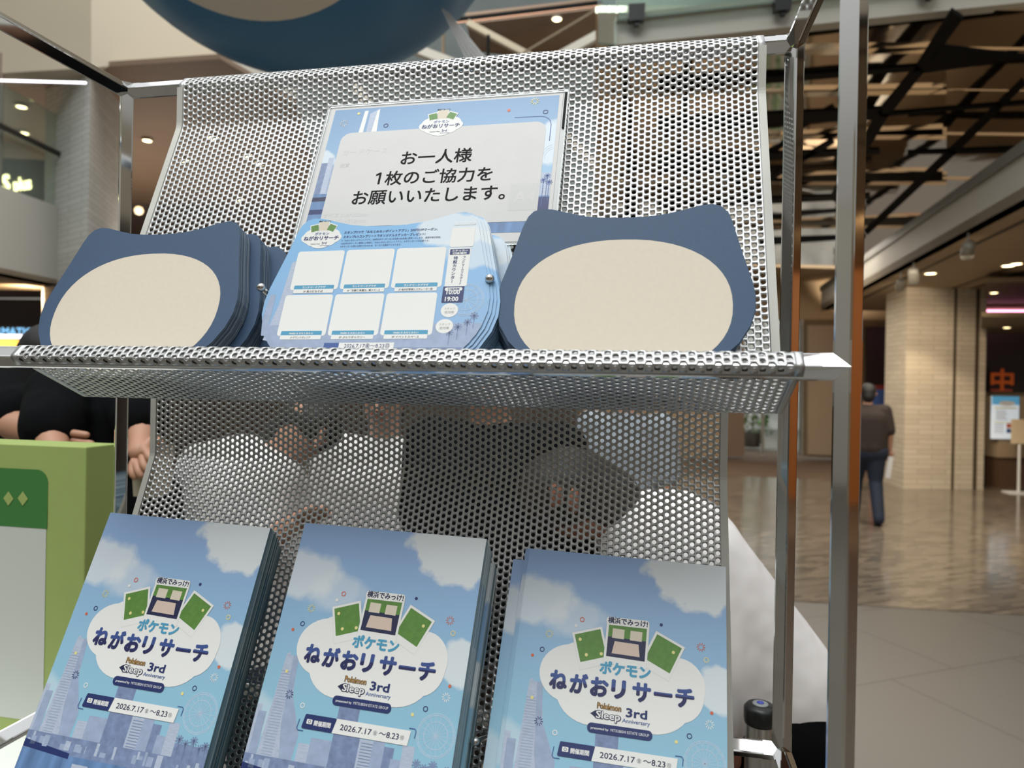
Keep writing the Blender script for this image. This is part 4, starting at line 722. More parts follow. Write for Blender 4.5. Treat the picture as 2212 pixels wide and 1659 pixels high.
for P_, w0, w1 in (([(2068, 24), (1986, 146)], 15, 10), ([(1990, 140), (1905, 245)], 10, 12), ([(1905, 245), (1800, 430)], 12, 10), ([(2212, 171), (2062, 319)], 6, 8), ([(2062, 319), (1870, 500)], 8, 6), ([(1420, 185), (1985, 141)], 9, 5),
                   ([(1420, 262), (1905, 240)], 13, 12), ([(1905, 243), (2300, 210)], 3, 3), ([(1420, 345), (1900, 322)], 12, 5), ([(1960, 326), (2240, 318)], 3, 6), ([(1600, 420), (1800, 300)], 5, 5), ([(1420, 440), (1880, 420)], 9, 5), ([(1640, 520), (1870, 508)], 8, 3), ([(1500, 60), (1440, 560)], 5, 4), ([(1340, 100), (1380, 560)], 6, 5)): lat(P_, w0, w1)
struct(prism('trim_5', [onz(2024, 93, ZMR - .02), onz(2230, 118, ZMR - .02), onz(1990, 152, ZMR - .02)], (0, 0, -.03), M_blackm))
# footbridge with glass balustrade at the top right
dB = 5.4
br_ = empty('footbridge', at(1700, 40, dB), 'pale footbridge edge crossing above, carrying clamped green glass', 'bridge')
def ppanel(name, pd, m, par, th=.08):
    pts = [at(*q) for q in pd]; n = (pts[1] - pts[0]).cross(pts[2] - pts[0]).normalized()
    if n.dot(pts[0] - Vector((0, 0, CZ))) < 0: n = -n
    return prism(name, [q - par.location for q in pts], n * th, m, par)
ppanel('edge_beam', [(1331, 97, dB), (2500, -25, dB), (2500, -85, dB), (1331, 45, dB)], M_wht, br_, .12)
ppanel('upper_lip', [(1331, 45, dB - .03), (2500, -85, dB - .03), (2500, -96, dB - .03), (1331, 33, dB - .03)], M_beige, br_, .12)
ppanel('glass_pane', [(1292, 92, dB - .1), (1331, 96, dB - .1), (1331, -200, dB - .1), (1292, -200, dB - .1)], M_glass, br_, .03)
ppanel('glass_pane', [(1335, 42, dB - .1), (2500, -90, dB - .1), (2500, -300, dB - .1), (1335, -260, dB - .1)], M_glass, br_, .03)
ppanel('inner_wall', [(1335, 36, dB + 1.2), (2500, -96, dB + 1.2), (2500, -500, dB + 1.2), (1335, -460, dB + 1.2)], mat('pale_green_wall', '#97a79a', .6), br_, .1)
for x, y in ((1376, 28), (1693, 6), (2010, -28)):
    cl = ppanel('glass_clamp', [(x - 18, y - 20, dB - .12), (x + 18, y - 22, dB - .12), (x + 16, y + 14, dB - .12), (x - 18, y + 16, dB - .12)], mat('clamp_black', '#1b1e1e', .4), br_, .06)
    ppanel('clamp_bolt', [(x - 6, y + 14, dB - .1), (x + 6, y + 13, dB - .1), (x + 5, y + 26, dB - .1), (x - 5, y + 26, dB - .1)], MATS['clamp_black'], br_, .04)
# upper-level architecture behind the top of the rack
def st_beam(name, a, b, w, m, cat=None): bm = bmesh.new(); bar(bm, at(*a), at(*b), w * a[2] / FPX, w * b[2] / FPX, segs=4, roll=math.pi / 4); return struct(from_bm(name, bm, m))
struct(panel('wall_atrium', [(560, 620, 16), (1345, 620, 16), (1345, -200, 16), (560, -200, 16)], mat('atrium_glazing', '#a7b4b4', .25, noise=(.6, .25)), .2))
struct(panel('ceiling', [(1008, 52, 11), (1300, 18, 11), (1300, 112, 12), (1180, 132, 12), (1020, 110, 12)], M_brownc, .2))
st_beam('trim_6', (955, 46, 10.5), (1300, 5, 10.5), 5, M_blackm); st_beam('trim_6', (960, 52, 10.6), (1300, 11, 10.6), 3, mat('copper_rail', '#c69a80', .3, .6))
st_beam('trim_7', (846, 88, 9), (1010, 150, 9), 13, M_wht); st_beam('trim_7', (1010, 50, 9.5), (1180, 140, 9.5), 9, M_beige); st_beam('trim_7', (1300, 72, 9.5), (1190, 132, 9.5), 12, M_wht)
st_beam('trim_7', (1290, 20, 9.2), (1130, 115, 9.2), 3, M_olive); st_beam('trim_7', (700, 118, 9), (760, 150, 9), 14, M_wht); st_beam('trim_8', (958, 30, 9), (957, 140, 9), 4, M_olive); st_beam('trim_8', (1055, 76, 9), (1054, 128, 9), 4, M_blackm)
st_beam('trim_8', (960, 30, 9), (880, 85, 9), 4, M_blackm); st_beam('trim_8', (1020, -30, 8.8), (955, 22, 8.8), 7, M_blackm)
st_beam('trim_7', (1170, 240, 12), (1345, 420, 12), 12, M_wht); st_beam('trim_7', (1160, 520, 12), (1345, 430, 12), 14, M_wht); st_beam('trim_7', (760, 170, 12), (860, 330, 12), 14, M_wht)
struct(panel('wall_atrium', [(1350, 100, 13), (1380, 100, 13), (1375, 620, 13), (1350, 620, 13)], M_blackm, .1))
struct(panel('wall_atrium', [(1440, 130, 12.8), (1470, 130, 12.8), (1470, 620, 12.8), (1440, 620, 12.8)], M_blackm, .1))
struct(panel('wall_atrium', [(1200, 570, 14.2), (1555, 590, 14.2), (1555, 990, 14.2), (1200, 990, 14.2)], M_plaster, .1))
downlight(1203, 40, 7.2, 'small bright downlight in the brown soffit above the shelf', .07)
ws = empty('plastic_wrapped_strap', at(1000, 70, 3.0), 'clear plastic strap hanging beside the blue balloon', 'strap'); bm = bmesh.new(); rr = random.Random(4)
for k in range(5): bar(bm, at(956 + k * 3, 20 + k * 2, 3.0) - ws.location, at(1014 + k * 11, 140, 3.0) - ws.location, .0035, .007, segs=6)
from_bm('plastic_film', bm, mat('clear_film', (.9, .9, .9, 1), .25, trans=.5), ws)
# left side
def foot(px, d): v = at(px, hz(px), d); v.z = 0; return v
w0, w1, w2 = foot(88, 7.7), foot(184, 7.0), foot(262, 8.3)
struct(prism('wall_left', [w0, w1, w2, w2 + (w0 - w1)], (0, 0, 4.62), M_brickL))
struct(panel('wall_left', [(-500, 190, 6.3), (197, 146, 6.95), (197, -500, 6.95), (-500, -500, 6.3)], M_beige, .3))
struct(panel('wall_left', [(197, 146, 6.95), (476, 127, 8.0), (476, -500, 8.0), (197, -500, 6.95)], mat('light_fascia', '#bfb6a2', .7), .3))
struct(panel('wall_left', [(476, 127, 8.0), (640, 215, 11.5), (640, -500, 11.5), (476, -500, 8.0)], M_wht, .3))
struct(prism('ceiling', [onz(-400, 150, 4.6), onz(197, 146, 4.6), onz(476, 127, 4.6), onz(640, 225, 4.6), onz(700, 440, 4.6), onz(-500, 440, 4.6)], (0, 0, .05), M_brownc))
bm = bmesh.new(); bar(bm, at(-60, 172, 6.2), at(186, 179, 6.9), .009, segs=8); o = from_bm('light_strip', bm, M_strip); tag(o, 'thin white light strip below the beige fascia, upper left', 'light')
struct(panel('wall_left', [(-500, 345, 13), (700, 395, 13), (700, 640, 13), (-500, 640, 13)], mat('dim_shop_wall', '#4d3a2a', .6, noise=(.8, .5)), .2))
struct(panel('wall_left', [(-300, 330, 9.5), (92, 345, 9.5), (92, 440, 9.5), (-300, 440, 9.5)], M_dark, .2))
sg = at(-6, 405, 8.6); so = empty('shop_sign', sg, 'glowing warm-white letters on the dark upper shopfront', 'sign')
yaw = math.atan2(cR.y, cR.x); so.rotation_euler = (math.pi / 2 + .0, -.10, yaw - .15)
p = Print(); M_sign = mat('sign_glow', '#fff6cc', .5, emis='#fff0a8', es=4); k = 8.6 / FPX
p.text('ONS', -62 * k, 31 * k, -8 * k, 46 * k, M_sign, 0, bold=.05).text('plus', 38 * k, 82 * k, -12 * k, 38 * k, M_sign, 0, bold=.05); p.build('sign_letters', so)
ba = empty('balcony_parapet', at(60, 500, 7), 'white upper-floor parapet with glass balustrade and dark handrail, left', 'balcony')
PP = [(-400, 250, 5.0), (182, 466, 7.9), (182, 640, 7.9), (-400, 475, 5.0)]
za = lambda px, py, z: onz(px, py, z)
a_, b_ = onz(0, 401, 3.27), onz(181, 466, 3.27); dd = (b_ - a_).normalized(); a_ = a_ - dd * 6; b_ = b_ + dd * .12; nn_ = Vector((dd.y, -dd.x, 0)); nn_ = nn_ if nn_.x < 0 else -nn_
L_ = ba.location
prism('parapet_wall', [a_ - L_, b_ - L_, b_ - L_ - Vector((0, 0, .82)), a_ - L_ - Vector((0, 0, .82))], nn_ * .2, mat('parapet_white', '#b9b7ae', .6), ba)
prism('glass_pane', [a_ - L_ + nn_ * .08, b_ - L_ + nn_ * .08, b_ - L_ + nn_ * .08 + Vector((0, 0, 1.0)), a_ - L_ + nn_ * .08 + Vector((0, 0, 1.0))], nn_ * .015, M_glass, ba)
bm = bmesh.new(); bar(bm, a_ - L_ + Vector((0, 0, .62)), b_ - L_ - dd * .1 + Vector((0, 0, .55)), .03, segs=10); from_bm('handrail', bm, mat('dark_rail', '#2a241e', .4), ba)
for k in (1.2, 2.6): bm = bmesh.new(); q = b_ - dd * k - L_ + nn_ * .1; bar(bm, q, q + Vector((0, 0, 1.3)), .02, segs=8); from_bm('baluster', bm, mat('rail_steel', '#8a7a6c', .4, .6), ba)
# ground-floor ceiling and shops, left
struct(prism('ceiling', [a_ - Vector((0, 0, .82)), b_ - Vector((0, 0, .82)), b_ + nn_ * 6 - Vector((0, 0, .82)), a_ + nn_ * 6 - Vector((0, 0, .82))], (0, 0, .05), M_plaster))
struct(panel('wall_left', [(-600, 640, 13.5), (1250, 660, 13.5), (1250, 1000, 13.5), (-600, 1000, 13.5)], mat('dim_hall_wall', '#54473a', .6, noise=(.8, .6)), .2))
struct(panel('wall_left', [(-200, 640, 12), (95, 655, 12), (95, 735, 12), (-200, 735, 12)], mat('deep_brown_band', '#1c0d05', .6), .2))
o, w, h = flat_sign('information_sign', -60, 704, 96, 727, 11.6, mat('sign_band', '#20150e', .5), 'pale blue INFORMATION lettering over the counter, left edge', 'sign')
p = Print(); p.text('INFORMATION', -w * .5, w * .46, -h * .36, h * 1.0, mat('blue_letters', '#7fb6d8', .5, emis='#6fb0dc', es=1.0), .012, bold=.03); p.build('sign_letters', o)
bm = bmesh.new(); bar(bm, at(-80, 726, 11.4), at(60, 727, 11.4), .03, segs=6); tag(from_bm('light_strip', bm, M_strip), 'white light strip under the blue lettering, left edge', 'light')
bm = bmesh.new(); add_box(bm, at(12, 747, 11), (.5, .2, .18)); tag(from_bm('lit_counter_panel', bm, mat('amber_glow', '#ffcf7a', .5, emis='#ffb84a', es=2.2)), 'warm amber lit panel behind the heads, left edge', 'light')
for i, (px, py) in enumerate([(45, 229), (50, 286), (318, 302), (462, 296), (560, 352), (536, 335), (400, 346), (520, 430)]): downlight(px, py, 4.58, ['upper glowing downlight left of the pale brick column', 'lower glowing downlight left of the pale brick column', 'glowing downlight between rack post and perforated shelf'][i] if i < 3 else 'downlight glimpsed through the holes of the upper shelf', .055)
for i, (px, py) in enumerate([(41, 366), (52, 381)]): pass
# warm shop globes glimpsed beside the left post
for px, py, c_ in ((288, 383, '#e8f2ff'), (303, 389, '#dff0ff'), (300, 455, '#ffd9a0')):
    lo = at(px, py, 11.5); o = lathe('globe_lamp', [(.001, -.07), (.05, -.05), (.07, 0), (.05, .05), (.001, .07)], mat('globe' + c_, '#ffffff', .5, emis=c_, es=2.0), loc=(0, 0, 0), seg=14); o.location = lo; tag(o, {288: 'small white globe lamp beside the left rack post', 303: 'larger white globe lamp right of the small one by the left post', 300: 'amber globe lamp low beside the left rack post'}[px], 'light')
spot_light('hall_wash', at(400, 300, 9.5), at(420, 480, 13), 90, 110, (1, .8, .6)); spot_light('hall_wash', at(60, 400, 7.5) - Vector((0, 0, 1.2)), at(40, 650, 12), 60, 120, (1, .75, .5))
area_light('soffit_glow', at(300, 600, 10), at(300, 250, 10), 4, 55, (1, .88, .76))
area_light('mall_lamps', at(2000, 560, 7.2), at(2000, 1200, 7.5), 2.5, 80, (1, .88, .74))
area_light('hall_lamps', at(1650, 560, 11.5), at(1650, 1000, 11.5), 3, 90, (1, .9, .78))
# unseen light and dark wall panels behind the viewer, added for the chrome to mirror
for i in range(9):
    x = -8 + i * 2.0; m_ = (M_plaster, M_dark, M_wht, M_dark, M_brownc, M_wht)[i % 6]; struct(box('wall_reflected', (x, -5.5, 1.8), (1.9 if i % 2 else 1.2, .2, 3.6), m_))
struct(box('wall_reflected', (0, -5.7, 4.3), (20, .2, 1.4), M_beige)); struct(box('wall_side', (9.5, 2, 1.6), (.2, 12, 3.2), mat('orange_shop_wall', '#a0622e', .5))); spot_light('orange_wall_fill', (6, 2.5, 3.0), (9.5, 3.5, 1.4), 260, 130, (1, .72, .42))  # unseen warm lamp added to brighten the orange wall the chrome mirrors
for i in range(8): struct(box('wall_side', (-11, -9 + i * 1.7, 2.2), (.2, 1.0 if i % 2 else 1.7, 4.4), (M_wht, M_dark, M_beige, M_olive)[i % 4]))
# ================================================================ GREEN DISPLAY BOX
M_gbox = mat('leaf_green_board', '#9fb266', .6, noise=(30, .04)); M_gdk = mat('dark_green_print', '#3d7a3a', .6); gy = 1.02
def onY(px, py, Y):
    r = cF + cR * ((px - W / 2) / FPX) - cU * ((py - H / 2) / FPX); v = r * (Y / r.y); return Vector((v.x, v.y, v.z + CZ))
ga, gb = onY(184, 966, gy), onY(180, 1580, gy); gx1 = ga.x; gx0 = gx1 - .62; gt = ga.z; gbm = onY(20, 1586, gy).z
gb_ = empty('green_display_box', ((gx0 + gx1) / 2, gy + .04, gbm), 'bright green upright display box with white front panel, left', 'display box')
box('box_body', (0, .0, (gt - gbm) / 2), (gx1 - gx0, .075, gt - gbm), M_gbox, gb_, .002)
def G(px, py): v = onY(px, py, gy); return (v.x - gb_.location.x, v.z - gbm)
x1, zt1 = G(102, 1016); _, zb1 = G(100, 1138); xl = -.285; xw, zw = G(97, 1562)
p = Print(); p.rect(xl, zb1, x1, zt1, M_gdk, 0, r=.022, n=8).rect(xl, zb1 - .004, x1, zb1 + .03, M_gdk, .0004)
for cx in (17, 48, 80 - 94, -45):
    a0, b0 = G(cx, 1077); p.poly([(a0, b0 + .0125), (a0 + .0105, b0), (a0, b0 - .0125), (a0 - .0105, b0)], M_gbox, .0008)
q = p.build('header_panel', gb_); q.rotation_euler = (math.pi / 2, 0, 0); q.location = (0, -.0382, 0)
p = Print(); p.rect(xl, zw, x1 - .002, zb1 - .003, mat('white_board', '#c9cdc4', .6), 0); q = p.build('white_panel', gb_); q.rotation_euler = (math.pi / 2, 0, 0); q.location = (0, -.0382, 0)
pl = empty('white_plinth', ((gx0 + gx1) / 2, gy + .06, 0), 'white plinth table under the green display box', 'table')
box('table_top', (0, 0, gbm - .012), (.80, .5, .024), M_white, pl, .003)
for sx_ in (-.37, .37):
    for sy_ in (-.22, .22): box('leg', (sx_, sy_, (gbm - .024) / 2), (.04, .04, gbm - .024), M_white, pl, .003)
# ================================================================ BIG BALLOON
bc = at(640, -373, 3.0); br = 508 * 3.0 / FPX * .985
bl = empty('inflatable_balloon', bc, 'huge round navy balloon with cream patch hanging above the shelf', 'balloon')
bm = bmesh.new(); bmesh.ops.create_uvsphere(bm, u_segments=64, v_segments=40, radius=br); from_bm('balloon_skin', bm, mat('navy_vinyl', '#4389bb', .36, noise=(1, .1)), bl, True)
ax = (Vector((0, 0, CZ)) - bc).normalized(); tz = Vector((0, 0, 1)); sd = ax.cross(tz).normalized(); up_ = sd.cross(ax)
cen_ = (ax + sd * .30).normalized(); pu = cen_.orthogonal().normalized(); pv = cen_.cross(pu); bm = bmesh.new(); rg = []
for i in range(1, 19):
    t_ = .70 * i / 18; rg.append([bm.verts.new((cen_ * math.cos(t_) + (pu * math.cos(k * math.pi / 36) + pv * math.sin(k * math.pi / 36)) * math.sin(t_)) * br * 1.004) for k in range(72)])
bm.faces.new(rg[0])
for r0_, r1_ in zip(rg, rg[1:]):
    for k in range(72): bm.faces.new((r0_[k], r0_[(k + 1) % 72], r1_[(k + 1) % 72], r1_[k]))
from_bm('cream_patch', bm, mat('cream_vinyl', '#f6eedf', .45), bl, True)
bm = bmesh.new(); bar(bm, (0, 0, br * .99), (0, 0, 6.4 - bc.z), .006, segs=6); from_bm('hanging_cord', bm, M_blackm, bl)
struct(box('trim_9', (bc.x, bc.y, 6.5), (8, .2, .2), M_wht))
# ================================================================ PEOPLE
SKIN = mat('skin', '#b98a70', .55, noise=(12, .08)); SKIN_D = mat('skin_tan', '#8a5a44', .55); HAIR = mat('black_hair', '#14110f', .6, noise=(60, .4)); TEE = mat('black_tee', '#0a0b0d', .9, bump=(9, .6, .03), spec=.1); SHIRT = mat('white_shirt', '#e6e3e0', .8, bump=(8, .45, .03)); JEAN = mat('dark_jeans', '#1c2638', .8); TEEB = mat('brown_tee', '#2b211b', .85)
def blob(name, caps, m, par, vox=.012, smooth=6, flat=None):
    """one continuous surface grown round tapered capsules (a, b, ra, rb)"""
    bm = bmesh.new(); NS = 16
    for a, b, ra, rb in caps:
        a, b = Vector(a), Vector(b); d = b - a; L = d.length; q = (d.to_track_quat('Z', 'Y').to_matrix() if L > 1e-5 else Matrix.Identity(3)); prof = [(0, -ra)]
        for k in range(1, 5): t = k / 4 * math.pi / 2; prof.append((ra * math.sin(t), -ra * math.cos(t)))
        for k in range(4, 0, -1): t = k / 4 * math.pi / 2; prof.append((rb * math.sin(t), L + rb * math.cos(t)))
        prof.append((0, L + rb)); rings = []
        for r, z in prof: rings.append([bm.verts.new(a + q @ Vector((r * math.cos(2 * math.pi * i / NS), r * math.sin(2 * math.pi * i / NS), z)) - par.location) for i in range(NS)] if r > 0 else [bm.verts.new(a + q @ Vector((0, 0, z)) - par.location)])
        for A_, B_ in zip(rings, rings[1:]):
            for i in range(NS):
                if len(A_) == 1: bm.faces.new((A_[0], B_[(i + 1) % NS], B_[i]))
                elif len(B_) == 1: bm.faces.new((A_[i], A_[(i + 1) % NS], B_[0]))
                else: bm.faces.new((A_[i], A_[(i + 1) % NS], B_[(i + 1) % NS], B_[i]))
    me = bpy.data.meshes.new(name); bmesh.ops.recalc_face_normals(bm, faces=bm.faces); bm.to_mesh(me); bm.free(); o = bpy.data.objects.new(name, me); COL.objects.link(o)
    rm = o.modifiers.new('r', 'REMESH'); rm.mode = 'VOXEL'; rm.voxel_size = vox; sm = o.modifiers.new('s', 'SMOOTH'); sm.iterations = smooth; sm.factor = .6
    dg = bpy.context.evaluated_depsgraph_get(); dg.update(); m2 = bpy.data.meshes.new_from_object(o.evaluated_get(dg), depsgraph=dg); bpy.data.objects.remove(o)
    m2.polygons.foreach_set('use_smooth', [True] * len(m2.polygons)); return link(name, m2, m, par)
def skin_mesh(name, V_, E_, R, m, par, sub=2, root=0):
    me = bpy.data.meshes.new(name); me.from_pydata([tuple(v - par.location) for v in V_], E_, []); o = bpy.data.objects.new(name, me); COL.objects.link(o)
    sk = o.modifiers.new('s', 'SKIN'); sk.use_smooth_shade = True
    dat = me.skin_vertices[0].data
    for i, r in enumerate(R): dat[i].radius = (r if isinstance(r, tuple) else (r, r)); dat[i].use_root = (i == root)
    sb = o.modifiers.new('u', 'SUBSURF'); sb.levels = sub; sb.render_levels = sub
    dg = bpy.context.evaluated_depsgraph_get(); dg.update(); m2 = bpy.data.meshes.new_from_object(o.evaluated_get(dg), depsgraph=dg); bpy.data.objects.remove(o)
    m2.polygons.foreach_set('use_smooth', [True] * len(m2.polygons)); return link(name, m2, m, par)
def person(label, J, fat=1.0, skin=SKIN, top=TEE, bottom=JEAN, hair=HAIR, group=None, sleeve=.6, face=None, longhair=False, shoes=M_blackm, extra=None):
    """J: joints (world Vectors) pelvis chest neck head, shoulder/elbow/hand l/r, hip knee foot l/r"""
    ft = (J['foot_l'] + J['foot_r']) / 2; o = empty('person', (ft.x, ft.y, 0), label, 'person', group)
    g = face or (Vector((0, -1, 0))); sd = (J['sh_r'] - J['sh_l']).normalized(); sdh = Vector((sd.x, sd.y, 0)).normalized()
    names = ['pelvis', 'belly', 'chest', 'neck', 'chin', 'head', 'crown', 'sh_l', 'el_l', 'wr_l', 'ha_l', 'sh_r', 'el_r', 'wr_r', 'ha_r', 'hip_l', 'kn_l', 'an_l', 'foot_l', 'hip_r', 'kn_r', 'an_r', 'foot_r']
    J = dict(J); J['belly'] = J['pelvis'].lerp(J['chest'], .5); up = (J['head'] - J['neck']).normalized(); J['chin'] = J['neck'].lerp(J['head'], .45) + g * .012; J['crown'] = J['head'] + up * .075
    for s in 'lr':
        J['wr_' + s] = J['el_' + s].lerp(J['ha_' + s], .82); J['hip_' + s] = J['pelvis'] + (sdh * (-.085 if s == 'l' else .085)) - Vector((0, 0, .05)); a_ = J['foot_' + s].copy(); a_.z = .08; J['an_' + s] = a_; J['foot_' + s] = J['foot_' + s] + g * .14 + Vector((0, 0, .035))
    F_ = fat; X = lambda n, dx=0, dg=0, dz=0: J[n] + sd * dx + g * dg + Vector((0, 0, dz)); sp = (J['chest'] - J['pelvis']).normalized()
    caps = [(X('pelvis', -.07), X('pelvis', .07), .105 * F_, .105 * F_), (X('belly', -.055), X('belly', .055), .10 * F_, .10 * F_), (X('pelvis', -.06), X('chest', -.07), .095 * F_, .10 * F_), (X('pelvis', .06), X('chest', .07), .095 * F_, .10 * F_), (X('chest', -.075), X('chest', .075), .105 * F_, .105 * F_),
            (J['chest'] + sp * .05, J['neck'], .085, .050), (J['neck'], J['chin'], .050, .050), (J['head'] - up * .028 + g * .012, J['head'] + up * .035 - g * .012, .066, .086), (J['head'] - up * .07 + g * .03, J['head'], .040, .06)]
    for s in 'lr':
        caps += [(J['chest'] + sp * .07, J['sh_' + s], .075 * F_, .058), (J['sh_' + s], J['el_' + s], .052, .040), (J['el_' + s], J['wr_' + s], .041, .027), (J['wr_' + s], J['ha_' + s], .027, .030), (J['hip_' + s], J['kn_' + s], .082 * F_, .056), (J['kn_' + s], J['an_' + s], .055, .038), (J['an_' + s], J['foot_' + s], .04, .034)]
    blob('body', caps, skin, o)
    S_ = 1.0; tc_ = [(X('pelvis', -.06, 0, -.01), X('pelvis', .06, 0, -.01), .125 * F_, .125 * F_), (X('pelvis', -.075), X('chest', -.075), .118 * F_, .120 * F_), (X('pelvis', .075), X('chest', .075), .118 * F_, .120 * F_), (X('pelvis'), X('chest'), .125 * F_, .125 * F_), (J['chest'] + sp * .04, J['chest'].lerp(J['neck'], .80), .11, .066)]
    for s in 'lr': e2 = J['sh_' + s].lerp(J['el_' + s], min(1, sleeve / .8)); tc_ += [(J['chest'] + sp * .06, J['sh_' + s], .092 * F_, .074), (J['sh_' + s], e2, .076, .066)] + ([(e2, e2.lerp(J['wr_' + s], .6), .066, .055)] if sleeve > .9 else [])
    blob('shirt', tc_ + (extra or []), top, o)
    tr = [(J['hip_l'], J['hip_r'], .118 * F_, .118 * F_)]
    for s in 'lr': tr += [(J['hip_' + s], J['kn_' + s], .100 * F_, .074), (J['kn_' + s], J['an_' + s], .074, .060)]
    blob('trousers', tr, bottom, o)
    hc = [(J['head'] + up * .035 - g * .028, J['head'] + up * .04 - g * .01, .088, .083), (J['head'] - g * .045 - up * .035, J['head'] + up * .02 - g * .04, .068, .08)]
    if longhair: hc.append((J['head'] - g * .05, J['neck'] - g * .06 - up * .10, .07, .05))
    blob('hair', hc, hair, o, .009, 4)
    hd = J['head'] - o.location; sdn = sd
    bm = bmesh.new()
    for s_ in (-1, 1): r_ = bmesh.ops.create_uvsphere(bm, u_segments=8, v_segments=6, radius=.012); bmesh.ops.translate(bm, verts=r_['verts'], vec=hd + g * .076 + sdn * s_ * .03)
    from_bm('eyes', bm, M_blackm, o, True)
    bm = bmesh.new(); r_ = bmesh.ops.create_cone(bm, segments=8, radius1=.014, radius2=.006, depth=.03); bmesh.ops.translate(bm, verts=r_['verts'], vec=hd + g * .085 - up * .025); from_bm('nose', bm, skin, o, True)
    bm = bmesh.new(); add_box(bm, hd + g * .076 - up * .052, (.042, .012, .008)); from_bm('mouth', bm, mat('lips', '#8a4a44', .5), o)
    for s_ in (-1, 1): bm = bmesh.new(); r_ = bmesh.ops.create_uvsphere(bm, u_segments=8, v_segments=8, radius=.022); bmesh.ops.scale(bm, verts=r_['verts'], vec=(.5, .7, 1.2)); bmesh.ops.translate(bm, verts=r_['verts'], vec=hd + sdn * s_ * .083); from_bm('ear', bm, skin, o, True)
    for s in 'lr':
        w_, h_ = J['wr_' + s], J['ha_' + s]; d_ = (h_ - w_).normalized(); sv = d_.cross(g); sv = sv.normalized() if sv.length > .1 else sd; fv = [h_]; fe = []; fr = [.024]
        for k, (off, ln) in enumerate(((-.027, .068), (-.009, .080), (.009, .075), (.027, .058))):
            b0 = h_ + sv * off * .8 + d_ * .02; c1 = b0 + d_ * ln * .5 + sv * off * .15 + g * .006; c2 = c1 + d_ * ln * .38 + g * .022; i0 = len(fv); fv += [b0, c1, c2]; fr += [.0105, .0095, .008]; fe += [(0, i0), (i0, i0 + 1), (i0 + 1, i0 + 2)]
        i0 = len(fv); fv += [h_ + sv * .036 - d_ * .01 + g * .006, h_ + sv * .052 + d_ * .022 + g * .018]; fr += [.012, .0095]; fe += [(0, i0), (i0, i0 + 1)]
        skin_mesh('hand', fv, fe, fr, skin, o, 1)
        ff = J['foot_' + s]; skin_mesh('shoe', [J['an_' + s] - Vector((0, 0, .03)), J['an_' + s].lerp(ff, .6) - Vector((0, 0, .01)), ff + g * .05], [(0, 1), (1, 2)], [.052, .05, .042], shoes, o, 1)
    return o
def standing(px, d, hgt, face=(0, 1), lean=0, arms=None, **kw):
    b_ = at(px, hz(px), d); x, y = b_.x, b_.y; f_ = Vector((face[0], face[1], 0)).normalized(); sd = Vector((-f_.y, f_.x, 0)) * -1; s = hgt / 1.7
    v = lambda r, f2, z: Vector((x, y, 0)) + sd * r * s + f_ * f2 * s + Vector((0, 0, z * s))
    J = dict(pelvis=v(0, 0, .93), chest=v(0, lean * .5, 1.26), neck=v(0, lean * .8, 1.43), head=v(0, lean + .03, 1.575), sh_l=v(-.185, lean * .6, 1.37), sh_r=v(.185, lean * .6, 1.37), el_l=v(-.24, lean * .5 - .03, 1.10), el_r=v(.24, lean * .5 - .03, 1.10), ha_l=v(-.25, .06, .84), ha_r=v(.25, .06, .84), kn_l=v(-.10, .01, .50), kn_r=v(.10, .01, .50), foot_l=v(-.11, -.03, 0), foot_r=v(.11, -.03, 0))
    if arms: J.update(arms)
    return J, f_
# person in black, left edge, bending over the table with bare forearm
J, f_ = standing(62, 2.12, 1.66, (.7, .4), .05); J.update(sh_r=at(10, 835, 1.80), el_r=at(28, 915, 1.66), ha_r=at(120, 948, 1.60), el_l=at(20, 1000, 2.1), ha_l=at(60, 1080, 2.0))
person('person in black T-shirt with bare forearm reaching over the green box', J, 1.12, top=TEE, bottom=TEE, sleeve=.66, face=f_)
J, f_ = standing(205, 1.75, 1.52, (-.1, 1), .03); J.update(sh_l=at(130, 850, 1.70), el_l=at(108, 935, 1.58), ha_l=at(125, 1010, 1.50), sh_r=at(285, 850, 1.76), el_r=at(308, 915, 1.68), ha_r=at(303, 975, 1.60))
pb = person('person in black T-shirt with back turned beside the left rack post', J, 1.28, top=TEE, bottom=TEE, sleeve=.72, face=f_)
tb = empty('paper_bag', at(305, 1050, 1.60), 'pale paper bag with brown handle held beside the left post', 'bag')
prism('bag_body', [at(283, 985, 1.60) - tb.location, at(334, 965, 1.60) - tb.location, at(330, 1076, 1.60) - tb.location, at(288, 1072, 1.60) - tb.location], cF * .09, mat('bag_paper', '#a59a88', .7), tb)
prism('handle', [at(302, 968, 1.595) - tb.location, at(309, 968, 1.595) - tb.location, at(298, 1030, 1.595) - tb.location, at(289, 1030, 1.595) - tb.location], cF * .004, mat('handle_brown', '#5b3518', .6), tb)
# person in white shirt bending, right
D = 1.42; v = at; pelv = v(1640, 1462, D)
J = dict(pelvis=pelv, chest=v(1450, 1215, D), neck=v(1325, 1120, D), head=v(1235, 1080, D), sh_r=v(1490, 1225, D - .14), sh_l=v(1420, 1190, D + .2), el_r=v(1545, 1440, D - .18), ha_r=v(1568, 1640, D - .18), el_l=v(1380, 1400, D + .2), ha_l=v(1300, 1560, D + .15))
fl = J['pelvis'].copy(); fl.z = 0; J['foot_l'] = fl + Vector((.05, .12, 0)); J['foot_r'] = fl + Vector((.05, -.08, 0)); J['kn_l'] = fl + Vector((.06, .10, .47)); J['kn_r'] = fl + Vector((.06, -.07, .47))
person('person in loose white shirt and black trousers bending over behind the rack', J, 1.10, skin=SKIN_D, top=SHIRT, bottom=TEE, sleeve=.95, face=Vector((-.85, -.2, -.3)).normalized(), extra=[(v(1450, 1215, D), v(1590, 1440, D), .150, .150), (v(1590, 1400, D), v(1630, 1480, D), .148, .140)])
